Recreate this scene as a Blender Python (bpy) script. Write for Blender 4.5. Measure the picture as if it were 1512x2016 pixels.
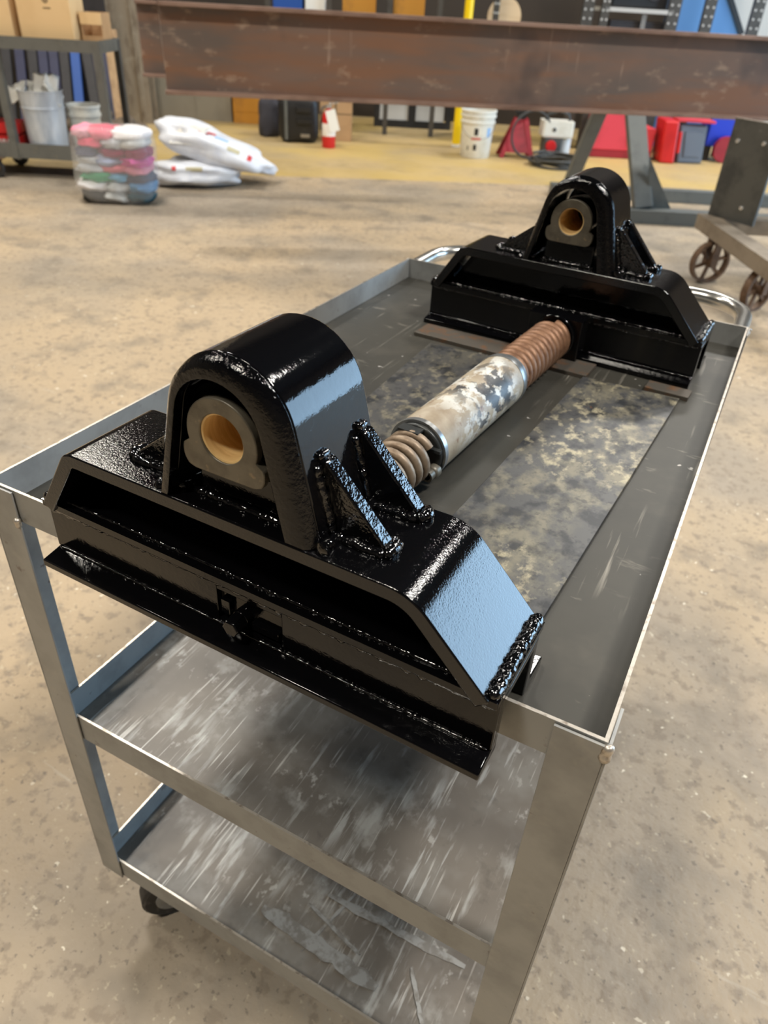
import bpy, bmesh, math, random
from math import sin, cos, pi, radians, atan2, sqrt, hypot
from mathutils import Vector, Matrix, noise

for o in list(bpy.data.objects):
    bpy.data.objects.remove(o, do_unlink=True)
SC = bpy.context.scene
COL = SC.collection
H = 0.83                      # height of the cart's top rim above the floor
CAMP = Vector((0.60583, -0.35675, 0.40174 + H))
YAW = 0.489318
U = Vector((cos(YAW), sin(YAW), 0)); V = Vector((-sin(YAW), cos(YAW), 0))


def UV(u, v, z=0.0):
    """hall coordinates: u along the back wall, v towards it"""
    return Vector((CAMP.x, CAMP.y, 0)) + U * u + V * v + Vector((0, 0, z))


# ------------------------------------------------------------------ camera
cd = bpy.data.cameras.new('camera')
cam = bpy.data.objects.new('camera', cd)
COL.objects.link(cam)
cam.location = CAMP
cam.rotation_euler = (0.957974, -0.050500, 0.489318)
cd.sensor_fit = 'HORIZONTAL'
cd.sensor_width = 36.0
cd.lens = 1438.57 * 36.0 / 1512.0
cd.clip_start = 0.02
cd.clip_end = 60
cd.dof.use_dof = True
cd.dof.focus_distance = 0.60
cd.dof.aperture_fstop = 11.0
SC.camera = cam

# ------------------------------------------------------------------ light
SC.view_settings.view_transform = 'Standard'
SC.view_settings.look = 'None'
SC.view_settings.gamma = 1.0
SC.view_settings.use_curve_mapping = False
SC.view_settings.exposure = 0.0
SC.cycles.max_bounces = 6
SC.cycles.adaptive_threshold = 0.04
SC.cycles.diffuse_bounces = 3
SC.cycles.glossy_bounces = 4
SC.cycles.transmission_bounces = 2
SC.cycles.transparent_max_bounces = 6
w = bpy.data.worlds.new('world')
SC.world = w
w.use_nodes = True
w.node_tree.nodes['Background'].inputs[0].default_value = (0.80, 0.90, 1.0, 1)
w.node_tree.nodes['Background'].inputs[1].default_value = 0.35


def area(name, loc, rot, sx, sy, power, col):
    ld = bpy.data.lights.new(name, 'AREA')
    ld.shape = 'RECTANGLE'
    ld.size = sx
    ld.size_y = sy
    ld.energy = power
    ld.color = col
    o = bpy.data.objects.new(name, ld)
    COL.objects.link(o)
    o.location = loc
    o.rotation_euler = rot
    return o


WARM = (1.0, 0.93, 0.81)
NEUT = (1.0, 0.965, 0.91)
CEIL = 6.4
for i, (u, v, p, c) in enumerate([(4.4, 4.0, 150, NEUT), (-2.1, 4.9, 240, NEUT), (-4.4, 8.6, 180, WARM), (3.4, 8.4, 200, NEUT),
                                  (-5.2, 2.4, 170, WARM), (-2.4, -1.2, 200, WARM), (2.9, -0.7, 400, NEUT), (5.2, 8.2, 170, NEUT)]):
    area('high_bay_lamp', UV(u, v, CEIL - 0.1), (0, 0, YAW + 0.3), 1.2, 0.55, p, c)
# daylight in the open roller door of the right-hand wall
area('door_daylight', UV(8.9, 3.6, 2.15), (0, pi / 2, YAW), 4.1, 6.0, 720, (0.46, 0.72, 1.0))


# ------------------------------------------------------------------ materials
def L(r, g, b):
    f = lambda c: (c / 255 / 12.92) if c <= 10 else ((c / 255 + 0.055) / 1.055) ** 2.4
    return (f(r), f(g), f(b), 1)


def mat(name, base, rough=0.5, metal=0.0, layers=(), bumps=(), spec=0.5, coat=0.0, coat_rough=0.05, alpha=1.0, trans=0.0, rlayers=()):
    """layers: (colour, scale(3), lo, hi, detail, opacity[, mask scale(3), mlo, mhi[, box]])"""
    m = bpy.data.materials.new(name)
    m.use_nodes = True
    nt = m.node_tree
    N = nt.nodes
    K = nt.links
    b = N['Principled BSDF']
    b.inputs['Roughness'].default_value = rough
    b.inputs['Metallic'].default_value = metal
    b.inputs['Specular IOR Level'].default_value = spec
    b.inputs['Coat Weight'].default_value = coat
    b.inputs['Coat Roughness'].default_value = coat_rough
    b.inputs['Alpha'].default_value = alpha
    b.inputs['Transmission Weight'].default_value = trans
    b.inputs['Base Color'].default_value = base
    tc = None
    if layers or bumps or rlayers:
        tc = N.new('ShaderNodeTexCoord')
    cnt = [0]

    def nz(scale, lo, hi, detail, rough_=0.6):
        mp = N.new('ShaderNodeMapping')
        mp.inputs['Scale'].default_value = scale
        cnt[0] += 1
        mp.inputs['Location'].default_value = (cnt[0] * 3.17, cnt[0] * 1.71, cnt[0] * 2.3)
        K.new(tc.outputs['Object'], mp.inputs[0])
        n = N.new('ShaderNodeTexNoise')
        n.inputs['Scale'].default_value = 1.0
        n.inputs['Detail'].default_value = min(detail, 4.0)
        n.inputs['Roughness'].default_value = rough_
        K.new(mp.outputs[0], n.inputs['Vector'])
        if lo is None:
            return n.outputs['Fac']
        r = N.new('ShaderNodeMapRange')
        r.inputs['From Min'].default_value = lo
        r.inputs['From Max'].default_value = hi
        r.clamp = True
        K.new(n.outputs['Fac'], r.inputs['Value'])
        return r.outputs[0]

    def mul(a, c):
        q = N.new('ShaderNodeMath')
        q.operation = 'MULTIPLY'
        if isinstance(a, float):
            q.inputs[0].default_value = a
        else:
            K.new(a, q.inputs[0])
        if isinstance(c, float):
            q.inputs[1].default_value = c
        else:
            K.new(c, q.inputs[1])
        return q.outputs[0]

    def boxmask(axis, lo, hi, soft):
        s = N.new('ShaderNodeSeparateXYZ')
        K.new(tc.outputs['Object'], s.inputs[0])
        r1 = N.new('ShaderNodeMapRange')
        r1.inputs['From Min'].default_value = lo - soft
        r1.inputs['From Max'].default_value = lo + soft
        K.new(s.outputs[axis], r1.inputs['Value'])
        r2 = N.new('ShaderNodeMapRange')
        r2.inputs['From Min'].default_value = hi + soft
        r2.inputs['From Max'].default_value = hi - soft
        K.new(s.outputs[axis], r2.inputs['Value'])
        return mul(r1.outputs[0], r2.outputs[0])

    cur = None
    for ly in layers:
        col, sc, lo, hi, det, op = ly[:6]
        f = nz(sc, lo, hi, det)
        if len(ly) > 6 and ly[6] is not None:
            f = mul(f, nz(ly[6], ly[7], ly[8], 2.0))
        if len(ly) > 9:
            for bxm in ly[9]:
                f = mul(f, boxmask(*bxm))
        f = mul(f, float(op))
        mx = N.new('ShaderNodeMix')
        mx.data_type = 'RGBA'
        if cur is None:
            mx.inputs[6].default_value = base
        else:
            K.new(cur, mx.inputs[6])
        mx.inputs[7].default_value = col
        K.new(f, mx.inputs[0])
        cur = mx.outputs[2]
    if cur is not None:
        K.new(cur, b.inputs['Base Color'])
    for (sc, lo, hi, v0, v1) in rlayers:
        f = nz(sc, lo, hi, 3.0)
        r = N.new('ShaderNodeMapRange')
        r.inputs['To Min'].default_value = v0
        r.inputs['To Max'].default_value = v1
        K.new(f, r.inputs['Value'])
        K.new(r.outputs[0], b.inputs['Roughness'])
    prev = None
    for (sc, strength, dist, det) in bumps:
        f = nz(sc, None, None, det)
        bp = N.new('ShaderNodeBump')
        bp.inputs['Strength'].default_value = strength
        bp.inputs['Distance'].default_value = dist
        K.new(f, bp.inputs['Height'])
        if prev is not None:
            K.new(prev, bp.inputs['Normal'])
        prev = bp.outputs[0]
    if prev is not None:
        K.new(prev, b.inputs['Normal'])
    return m


def e3(s):
    return (s, s, s)


M = {}
BK = (0.0022, 0.0022, 0.0027, 1)
M['paint'] = mat('black_gloss_paint', BK, 0.06, 0, spec=0.42,
                 bumps=[(e3(800), 0.10, 0.0004, 2), (e3(130), 0.14, 0.0010, 2)])
M['weld'] = mat('black_painted_weld', BK, 0.06, 0, spec=0.9,
                bumps=[(e3(260), 0.45, 0.0014, 2)])
M['crinkle'] = mat('black_paint_crinkled', BK, 0.06, 0, spec=0.5, bumps=[(e3(330), 0.42, 0.0012, 3), (e3(90), 0.35, 0.0016, 2)])
M['rough_paint'] = mat('black_paint_leathery', BK, 0.07, 0, spec=0.62,
                       bumps=[(e3(620), 0.20, 0.0008, 2), (e3(120), 0.10, 0.0010, 2)])
M['steel_sheet'] = mat('cart_grey_steel', L(164, 164, 161), 0.42, 0.22,
                       layers=[(L(128, 128, 126), e3(14), 0.42, 0.70, 4, 0.7), (L(180, 176, 166), e3(40), 0.58, 0.75, 3, 0.35),
                               (L(88, 66, 48), e3(60), 0.66, 0.74, 4, 0.6)],
                       bumps=[(e3(300), 0.06, 0.0004, 2)])
M['steel_lip'] = mat('cart_lip_grey', L(156, 157, 155), 0.46, 0.25,
                     layers=[(L(122, 121, 118), e3(22), 0.45, 0.72, 4, 0.55), (L(92, 72, 54), e3(55), 0.66, 0.75, 4, 0.55)],
                     bumps=[(e3(240), 0.05, 0.0004, 2)])
M['rim'] = mat('worn_bright_edge', L(196, 188, 176), 0.38, 0.75, layers=[(L(118, 104, 90), (90, 90, 90), 0.52, 0.66, 3, 0.7)],
               bumps=[(e3(260), 0.3, 0.0006, 2)])
SCR = L(182, 182, 178)
M['shelf'] = mat('scratched_dark_shelf', L(126, 119, 110), 0.46, 0.25,
                 layers=[(L(102, 96, 89), e3(5), 0.40, 0.65, 4, 0.8), (L(148, 146, 140), e3(9), 0.48, 0.66, 6, 0.6),
                         (L(176, 174, 168), (24, 20, 1), 0.53, 0.66, 8, 0.6, (6, 5, 1), 0.46, 0.60),
                         (SCR, (52, 10, 1), 0.55, 0.65, 7, 0.65, (9, 6, 1), 0.44, 0.58),
                         (SCR, (130, 9, 1), 0.59, 0.66, 4, 0.7, (11, 8, 1), 0.46, 0.58),
                         (L(206, 203, 196), (200, 7, 1), 0.62, 0.68, 2, 0.8, (10, 8, 1), 0.45, 0.57),
                         (L(198, 196, 190), (70, 50, 1), 0.60, 0.68, 6, 0.6, (8, 7, 1), 0.48, 0.60),
                         (L(72, 68, 64), e3(26), 0.60, 0.72, 4, 0.4)],
                 bumps=[(e3(90), 0.05, 0.0006, 2)])
M['tray'] = mat('worn_tray_floor', L(64, 62, 56), 0.46, 0.20,
                layers=[(L(50, 49, 45), e3(6), 0.42, 0.66, 4, 0.8), (L(84, 80, 72), e3(12), 0.52, 0.72, 4, 0.6),
                        (L(160, 155, 144), (130, 5, 1), 0.60, 0.68, 3, 0.6, (8, 5, 1), 0.46, 0.60),
                        (L(150, 144, 132), (16, 60, 1), 0.62, 0.70, 4, 0.5, (8, 5, 1), 0.46, 0.62),
                        (L(200, 196, 190), e3(60), 0.74, 0.77, 2, 0.8)],
                bumps=[(e3(90), 0.05, 0.0006, 2)])
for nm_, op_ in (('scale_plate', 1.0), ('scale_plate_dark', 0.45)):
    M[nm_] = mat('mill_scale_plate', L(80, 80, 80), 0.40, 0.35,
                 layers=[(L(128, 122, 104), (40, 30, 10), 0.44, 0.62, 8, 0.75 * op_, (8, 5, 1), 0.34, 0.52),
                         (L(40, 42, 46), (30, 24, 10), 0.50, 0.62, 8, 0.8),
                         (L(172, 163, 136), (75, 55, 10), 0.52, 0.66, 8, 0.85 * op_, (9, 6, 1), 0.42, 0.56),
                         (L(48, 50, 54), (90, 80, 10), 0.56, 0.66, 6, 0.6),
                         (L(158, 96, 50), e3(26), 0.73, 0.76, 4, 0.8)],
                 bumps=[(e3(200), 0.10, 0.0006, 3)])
M['flat_bar'] = mat('rust_edged_bar', L(96, 90, 82), 0.5, 0.4, layers=[(L(128, 88, 56), e3(40), 0.5, 0.66, 3, 0.7)])
M['bushing'] = mat('aged_bushing_steel', L(114, 108, 95), 0.42, 0.35,
                   layers=[(L(80, 74, 64), e3(40), 0.45, 0.68, 4, 0.7), (L(160, 140, 110), e3(110), 0.62, 0.74, 3, 0.6)],
                   bumps=[(e3(300), 0.12, 0.0006, 3)])
M['bronze'] = mat('bronze_sleeve', L(236, 200, 138), 0.40, 0.15, layers=[(L(200, 152, 92), (30, 200, 30), 0.45, 0.65, 4, 0.6)],
                  bumps=[((40, 500, 40), 0.12, 0.0004, 2)])
M['barrel'] = mat('flaking_barrel_paint', L(170, 158, 137), 0.45, 0.0,
                  layers=[(L(138, 122, 102), e3(24), 0.42, 0.66, 5, 0.8),
                          (L(206, 206, 200), (50, 34, 50), 0.48, 0.54, 4, 0.9, e3(12), 0.32, 0.44, [(2, -0.006, 0.06, 0.010), (1, 0.045, 0.215, 0.02)]),
                          (L(48, 50, 54), (56, 34, 56), 0.50, 0.54, 4, 0.95, e3(15), 0.34, 0.46, [(2, -0.014, 0.06, 0.008), (1, 0.075, 0.190, 0.02)]),
                          (L(116, 80, 54), e3(60), 0.62, 0.70, 3, 0.7)],
                  bumps=[(e3(80), 0.16, 0.0010, 4)])
M['barrel_steel'] = mat('barrel_bare_steel', L(150, 152, 152), 0.30, 0.7, layers=[(L(90, 88, 82), e3(50), 0.5, 0.7, 3, 0.7)])
M['dark_cap'] = mat('dark_oily_cap', L(56, 58, 58), 0.38, 0.4, layers=[(L(96, 96, 92), e3(50), 0.56, 0.72, 4, 0.6)], bumps=[(e3(150), 0.15, 0.0008, 3)])
M['spring'] = mat('rusty_spring', L(146, 128, 108), 0.48, 0.4, layers=[(L(108, 88, 70), e3(60), 0.45, 0.68, 4, 0.8)], bumps=[(e3(300), 0.12, 0.0006, 3)])
M['spring2'] = mat('rusty_brown_spring', L(142, 106, 80), 0.50, 0.4, layers=[(L(100, 68, 48), e3(60), 0.45, 0.68, 4, 0.8)], bumps=[(e3(300), 0.12, 0.0006, 3)])
M['chrome'] = mat('polished_tube', L(196, 194, 188), 0.22, 0.9, layers=[(L(150, 146, 138), e3(30), 0.5, 0.7, 3, 0.5)])
M['rubber'] = mat('dark_rubber', L(52, 50, 48), 0.6, 0, layers=[(L(110, 104, 96), e3(60), 0.55, 0.7, 3, 0.6)])
M['castiron'] = mat('rusty_cast_wheel', L(112, 88, 68), 0.6, 0.3, layers=[(L(74, 56, 44), e3(30), 0.45, 0.65, 3, 0.7)])
M['rust_web'] = mat('rusty_beam_web', L(118, 93, 78), 0.55, 0.0,
                    layers=[(L(98, 85, 76), (1.6, 2, 4), 0.40, 0.62, 4, 0.9), (L(130, 88, 60), (0.8, 1, 7), 0.50, 0.66, 4, 0.75), (L(168, 142, 122), (26, 26, 2.2), 0.64, 0.70, 3, 0.6, (3, 3, 3), 0.48, 0.6),
                            (L(172, 146, 122), (7, 7, 14), 0.62, 0.72, 6, 0.5), (L(76, 64, 58), (2.2, 2, 2), 0.60, 0.70, 3, 0.7)],
                    bumps=[(e3(60), 0.1, 0.002, 3)])
M['rust_flange'] = mat('rusty_beam_flange', L(146, 118, 102), 0.48, 0.1, layers=[(L(92, 66, 54), (4, 4, 8), 0.42, 0.66, 4, 0.7)], bumps=[(e3(60), 0.1, 0.002, 3)])
M['bright_cut'] = mat('sawn_steel_edge', L(190, 176, 164), 0.35, 0.7, layers=[(L(110, 90, 78), e3(30), 0.5, 0.62, 3, 0.8)])
M['cardboard'] = mat('cardboard', L(230, 196, 146), 0.85, 0, layers=[(L(220, 184, 134), e3(5), 0.45, 0.7, 3, 0.6)], spec=0.2)
M['card_side'] = mat('cardboard_folded', L(186, 150, 110), 0.85, 0, layers=[(L(168, 132, 94), e3(6), 0.45, 0.7, 3, 0.6)], spec=0.2)
M['ink'] = mat('grey_print', L(122, 102, 76), 0.85, spec=0.2)
M['cartgreen'] = mat('grey_green_paint', L(112, 112, 106), 0.5, 0.2, layers=[(L(86, 86, 82), e3(9), 0.5, 0.7, 3, 0.6), (L(140, 130, 104), e3(25), 0.62, 0.72, 3, 0.5)])
M['cartdark'] = mat('dark_grey_paint', L(84, 84, 82), 0.5, 0.2, layers=[(L(62, 62, 62), e3(9), 0.5, 0.7, 3, 0.6)])
M['galv'] = mat('galvanised_pail', L(214, 220, 226), 0.38, 0.2, layers=[(L(160, 172, 186), (8, 8, 3), 0.45, 0.66, 3, 0.7)])
M['paper'] = mat('white_paper', L(240, 238, 230), 0.8, spec=0.2)
M['plastic_white'] = mat('white_plastic', L(226, 224, 214), 0.45, layers=[(L(196, 190, 172), e3(8), 0.5, 0.7, 4, 0.5)])
M['red'] = mat('red_plastic', L(206, 34, 36), 0.38, layers=[(L(176, 24, 28), e3(7), 0.5, 0.7, 2, 0.5)])
M['pinkred'] = mat('faded_red_plastic', L(214, 62, 74), 0.5, layers=[(L(186, 50, 60), e3(6), 0.5, 0.7, 3, 0.6)])
M['darkred'] = mat('dark_red_paint', L(156, 34, 46), 0.45, layers=[(L(112, 24, 32), e3(9), 0.5, 0.7, 3, 0.6)])
M['white_print'] = mat('white_print', L(238, 232, 226), 0.6)
M['black_print'] = mat('black_print', L(34, 34, 34), 0.6)
M['red_print'] = mat('red_print', L(206, 62, 62), 0.6)
M['tan_print'] = mat('tan_print', L(192, 184, 150), 0.7)
M['blueprint'] = mat('pale_blue_print', L(150, 186, 226), 0.6)
M['navy'] = mat('navy_paint', L(50, 52, 78), 0.5, layers=[(L(36, 37, 56), e3(7), 0.5, 0.7, 3, 0.7)])
M['charcoal'] = mat('charcoal_paint', L(48, 46, 48), 0.5, layers=[(L(30, 30, 32), e3(9), 0.5, 0.7, 3, 0.7)])
M['blue'] = mat('blue_paint', L(36, 82, 158), 0.45)
M['brightblue'] = mat('bright_blue_plastic', L(34, 62, 196), 0.4)
M['skyblue'] = mat('light_blue_sheet', L(88, 136, 190), 0.45)
M['orange'] = mat('orange_tip', L(206, 98, 62), 0.5)
M['black'] = mat('black_plastic', L(28, 28, 29), 0.45, layers=[(L(44, 44, 44), e3(9), 0.55, 0.7, 3, 0.6)])
M['grey_case'] = mat('grey_case', L(96, 100, 108), 0.45)
M['darkgrey_bag'] = mat('dark_cloth', L(58, 58, 66), 0.85)
M['silver'] = mat('silver_metal', L(206, 206, 204), 0.25, 0.8)
M['tarp'] = mat('brown_tarp', L(104, 90, 74), 0.8, layers=[(L(70, 60, 50), e3(9), 0.45, 0.66, 4, 0.8)])
M['yellow'] = mat('yellow_paint', L(244, 208, 14), 0.4)
M['amber'] = mat('amber_box', L(190, 130, 40), 0.7, layers=[(L(150, 102, 40), e3(5), 0.5, 0.7, 3, 0.6)])
M['plywood'] = mat('plywood', L(214, 186, 148), 0.7, layers=[(L(196, 164, 124), (3, 3, 30), 0.45, 0.65, 3, 0.6)])
M['wood'] = mat('leaning_wood', L(176, 146, 110), 0.75, layers=[(L(142, 114, 84), (30, 30, 2), 0.45, 0.65, 3, 0.7)])
M['column'] = mat('worn_column_paint', L(150, 136, 116), 0.6, layers=[(L(112, 96, 78), (14, 14, 5), 0.50, 0.66, 5, 0.8), (L(170, 158, 138), e3(12), 0.56, 0.7, 3, 0.5)])
M['panel'] = mat('grey_panel_paint', L(140, 132, 116), 0.55, layers=[(L(122, 114, 100), e3(4), 0.45, 0.7, 3, 0.6)])
M['rackdark'] = mat('dark_rack_steel', L(78, 74, 68), 0.5, 0.3, layers=[(L(56, 52, 48), e3(12), 0.5, 0.7, 3, 0.6)])
M['rackwhite'] = mat('pale_shelf_edge', L(190, 188, 182), 0.5)
M['trestle'] = mat('grey_steel_paint', L(104, 106, 102), 0.5, 0.25, layers=[(L(82, 84, 82), e3(8), 0.5, 0.7, 3, 0.6)])
M['plate_grey'] = mat('mill_grey_plate', L(92, 92, 88), 0.45, 0.5, layers=[(L(66, 67, 66), e3(7), 0.45, 0.66, 4, 0.8), (L(150, 150, 144), e3(16), 0.68, 0.76, 4, 0.4)])
M['dolly'] = mat('dolly_frame_paint', L(140, 128, 112), 0.55, 0.2, layers=[(L(110, 98, 84), e3(9), 0.45, 0.66, 4, 0.7)])
M['hose'] = mat('black_hose', L(58, 58, 56), 0.5)
M['wallback'] = mat('dark_back_wall', L(58, 50, 42), 0.8, layers=[(L(42, 36, 31), e3(0.8), 0.45, 0.65, 3, 0.7)])
M['wall'] = mat('hall_wall', L(92, 84, 74), 0.85, layers=[(L(76, 70, 62), e3(0.6), 0.45, 0.65, 3, 0.6)])
M['ceil'] = mat('dark_ceiling', L(40, 38, 36), 0.9)
M['film'] = mat('clear_plastic_film', (1, 1, 1, 1), 0.10, spec=0.6, alpha=0.22, bumps=[(e3(22), 0.9, 0.01, 3)])
RAGC = [L(226, 74, 104), L(200, 204, 208), L(150, 34, 74), L(70, 74, 96), L(232, 84, 168), L(214, 218, 220), L(226, 120, 132), L(110, 184, 222),
        L(52, 160, 110), L(206, 208, 206), L(20, 78, 92), L(34, 36, 36), L(176, 190, 222), L(240, 236, 236), L(232, 150, 170), L(90, 150, 196)]
for i, c in enumerate(RAGC):
    M['rag%d' % i] = mat('rag_cloth', c, 0.85, spec=0.2, bumps=[(e3(60), 0.4, 0.004, 3)])
M['sack'] = mat('white_woven_sack', L(224, 226, 230), 0.5, layers=[(L(196, 202, 216), e3(9), 0.48, 0.68, 4, 0.6)], bumps=[(e3(30), 0.5, 0.006, 3)])

# concrete floor, with the yellowed coating strip along the back
fm = mat('concrete_floor', L(176, 155, 126), 0.62, 0,
         layers=[(L(146, 136, 122), e3(0.7), 0.44, 0.60, 3, 0.75), (L(186, 165, 134), e3(1.6), 0.50, 0.70, 4, 0.6),
                 (L(122, 112, 98), e3(5), 0.52, 0.70, 7, 0.7), (L(128, 114, 97), e3(34), 0.54, 0.64, 4, 0.65),
                 (L(206, 192, 164), e3(70), 0.65, 0.71, 2, 0.35), (L(100, 90, 78), e3(85), 0.64, 0.70, 2, 0.6),
                 (L(200, 194, 182), (3, 22, 1), 0.66, 0.72, 4, 0.4, e3(1.2), 0.5, 0.6),
                 (L(236, 226, 204), e3(44), 0.70, 0.725, 2, 0.85, e3(3), 0.40, 0.6)],
         bumps=[(e3(60), 0.4, 0.005, 5), (e3(7), 0.15, 0.01, 3)], rlayers=[(e3(2.2), 0.4, 0.65, 0.50, 0.72)])
nt = fm.node_tree
bs = nt.nodes['Principled BSDF']
old = bs.inputs['Base Color'].links[0].from_socket
tcn = nt.nodes.new('ShaderNodeTexCoord')
dt = nt.nodes.new('ShaderNodeVectorMath')
dt.operation = 'DOT_PRODUCT'
nv = (V * 1.0 - U * 0.10).normalized()
dt.inputs[1].default_value = nv
nt.links.new(tcn.outputs['Object'], dt.inputs[0])
edge = UV(-1.0, 6.45).dot(nv)
mr = nt.nodes.new('ShaderNodeMapRange')
mr.inputs['From Min'].default_value = edge - 0.03
mr.inputs['From Max'].default_value = edge + 0.03
nt.links.new(dt.outputs['Value'], mr.inputs['Value'])
nn = nt.nodes.new('ShaderNodeTexNoise')
nn.inputs['Scale'].default_value = 1.3
nn.inputs['Detail'].default_value = 4
nt.links.new(tcn.outputs['Object'], nn.inputs['Vector'])
mr2 = nt.nodes.new('ShaderNodeMapRange')
mr2.inputs['From Min'].default_value = 0.38
mr2.inputs['From Max'].default_value = 0.62
mr2.inputs['To Min'].default_value = 0.45
mr2.inputs['To Max'].default_value = 0.9
nt.links.new(nn.outputs['Fac'], mr2.inputs['Value'])
mm = nt.nodes.new('ShaderNodeMath')
mm.operation = 'MULTIPLY'
nt.links.new(mr.outputs[0], mm.inputs[0])
nt.links.new(mr2.outputs[0], mm.inputs[1])
mx = nt.nodes.new('ShaderNodeMix')
mx.data_type = 'RGBA'
mx.inputs[7].default_value = L(192, 164, 98)
nt.links.new(mm.outputs[0], mx.inputs[0])
nt.links.new(old, mx.inputs[6])
nt.links.new(mx.outputs[2], bs.inputs['Base Color'])
M['floor'] = fm


# ------------------------------------------------------------------ mesh helpers
class MB:
    def __init__(self):
        self.v = []
        self.f = []
        self.mi = []

    def add(self, vs, fs, mi=0):
        o = len(self.v)
        self.v += [tuple(p) for p in vs]
        self.f += [tuple(i + o for i in q) for q in fs]
        self.mi += [mi] * len(fs)
        return self

    def box(self, x0, x1, y0, y1, z0, z1, mi=0, top=None):
        vs = [(x0, y0, z0), (x1, y0, z0), (x1, y1, z0), (x0, y1, z0), (x0, y0, z1), (x1, y0, z1), (x1, y1, z1), (x0, y1, z1)]
        self.add(vs, [(0, 3, 2, 1), (0, 1, 5, 4), (1, 2, 6, 5), (2, 3, 7, 6), (3, 0, 4, 7)], mi)
        return self.add(vs[4:], [(0, 1, 2, 3)], mi if top is None else top)

    def hexa(self, p, mi=0):   # 4 bottom + 4 top points
        return self.add(p, [(0, 3, 2, 1), (4, 5, 6, 7), (0, 1, 5, 4), (1, 2, 6, 5), (2, 3, 7, 6), (3, 0, 4, 7)], mi)

    def prism(self, poly, a, b, axis='y', mi=0):
        n = len(poly)
        def P(q, t):
            if axis == 'y':
                return (q[0], t, q[1])
            if axis == 'x':
                return (t, q[0], q[1])
            return (q[0], q[1], t)
        vs = [P(q, a) for q in poly] + [P(q, b) for q in poly]
        fs = [tuple(range(n)), tuple(range(2 * n - 1, n - 1, -1))]
        fs += [(i, n + i, n + (i + 1) % n, (i + 1) % n) for i in range(n)]
        return self.add(vs, fs, mi)

    def band(self, outer, inner, a, b, mi=0):   # bent plate in x-z, extruded along y
        n = len(outer)
        vs = [(x, a, z) for x, z in outer] + [(x, a, z) for x, z in inner] + [(x, b, z) for x, z in outer] + [(x, b, z) for x, z in inner]
        fs = []
        for i in range(n - 1):
            j = i + 1
            fs += [(i, n + i, n + j, j), (2 * n + i, 2 * n + j, 3 * n + j, 3 * n + i), (i, j, 2 * n + j, 2 * n + i), (n + i, 3 * n + i, 3 * n + j, n + j)]
        for i in (0, n - 1):
            fs += [(i, 2 * n + i, 3 * n + i, n + i)]
        return self.add(vs, fs, mi)

    def lathe(self, prof, seg=28, axis='z', c=(0, 0, 0), mi=0, cap=True):
        vs = []
        for r, h in prof:
            for k in range(seg):
                t = 2 * pi * k / seg
                a, b = r * cos(t), r * sin(t)
                p = (a, b, h) if axis == 'z' else ((a, h, b) if axis == 'y' else (h, a, b))
                vs.append((p[0] + c[0], p[1] + c[1], p[2] + c[2]))
        fs = []
        for i in range(len(prof) - 1):
            for k in range(seg):
                l = (k + 1) % seg
                fs.append((i * seg + k, i * seg + l, (i + 1) * seg + l, (i + 1) * seg + k))
        if cap:
            if prof[0][0] > 1e-6:
                fs.append(tuple(range(seg - 1, -1, -1)))
            if prof[-1][0] > 1e-6:
                fs.append(tuple((len(prof) - 1) * seg + k for k in range(seg)))
        return self.add(vs, fs, mi)

    def tube(self, path, r, seg=10, mi=0, closed=False, radii=None, jit=0, rnd=None):
        path = [Vector(p) for p in path]
        n = len(path)
        vs = []
        prevn = None
        for i, p in enumerate(path):
            if closed:
                d = path[(i + 1) % n] - path[i - 1]
            else:
                d = path[min(i + 1, n - 1)] - path[max(i - 1, 0)]
            d.normalize()
            if prevn is None:
                a = Vector((0, 0, 1)) if abs(d.z) < 0.9 else Vector((1, 0, 0))
                nrm = d.cross(a).normalized()
            else:
                nrm = (prevn - d * prevn.dot(d)).normalized()
            prevn = nrm
            bn = d.cross(nrm)
            rr = radii[i] if radii else r
            for k in range(seg):
                t = 2 * pi * k / seg
                q = rr * (1 + (rnd.uniform(-jit, jit) if rnd else 0))
                vs.append(p + nrm * cos(t) * q + bn * sin(t) * q)
        fs = []
        m = n if closed else n - 1
        for i in range(m):
            j = (i + 1) % n
            for k in range(seg):
                l = (k + 1) % seg
                fs.append((i * seg + k, i * seg + l, j * seg + l, j * seg + k))
        if not closed:
            fs.append(tuple(range(seg - 1, -1, -1)))
            fs.append(tuple((n - 1) * seg + k for k in range(seg)))
        return self.add(vs, fs, mi)

    def build(self, name, mats, parent=None, smooth=40, bevel=0, bseg=2, loc=None):
        me = bpy.data.meshes.new(name)
        me.from_pydata(self.v, [], self.f)
        if not isinstance(mats, (list, tuple)):
            mats = [mats]
        for m in mats:
            me.materials.append(M[m])
        for p, i in zip(me.polygons, self.mi):
            p.material_index = i
        bm = bmesh.new()
        bm.from_mesh(me)
        bmesh.ops.recalc_face_normals(bm, faces=bm.faces)
        bm.to_mesh(me)
        bm.free()
        if smooth:
            me.shade_smooth()
            me.set_sharp_from_angle(angle=radians(smooth))
        o = bpy.data.objects.new(name, me)
        COL.objects.link(o)
        if parent is not None:
            o.parent = parent
        if loc is not None:
            o.location = loc
        if bevel:
            b = o.modifiers.new('bevel', 'BEVEL')
            b.width = bevel
            b.segments = bseg
            b.limit_method = 'ANGLE'
            b.angle_limit = radians(35)
            b.harden_normals = False
        return o


def tag(o, label, cat, group=None):
    o['label'] = label
    o['category'] = cat
    if group:
        o['group'] = group
    return o


def thing(name, label, cat, loc=(0, 0, 0), rz=0.0, group=None):
    o = bpy.data.objects.new(name, None)
    o.empty_display_size = 0.05
    COL.objects.link(o)
    o.location = loc
    o.rotation_euler = (0, 0, rz)
    return tag(o, label, cat, group)


def struct(o):
    o['kind'] = 'structure'
    return o


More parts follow.
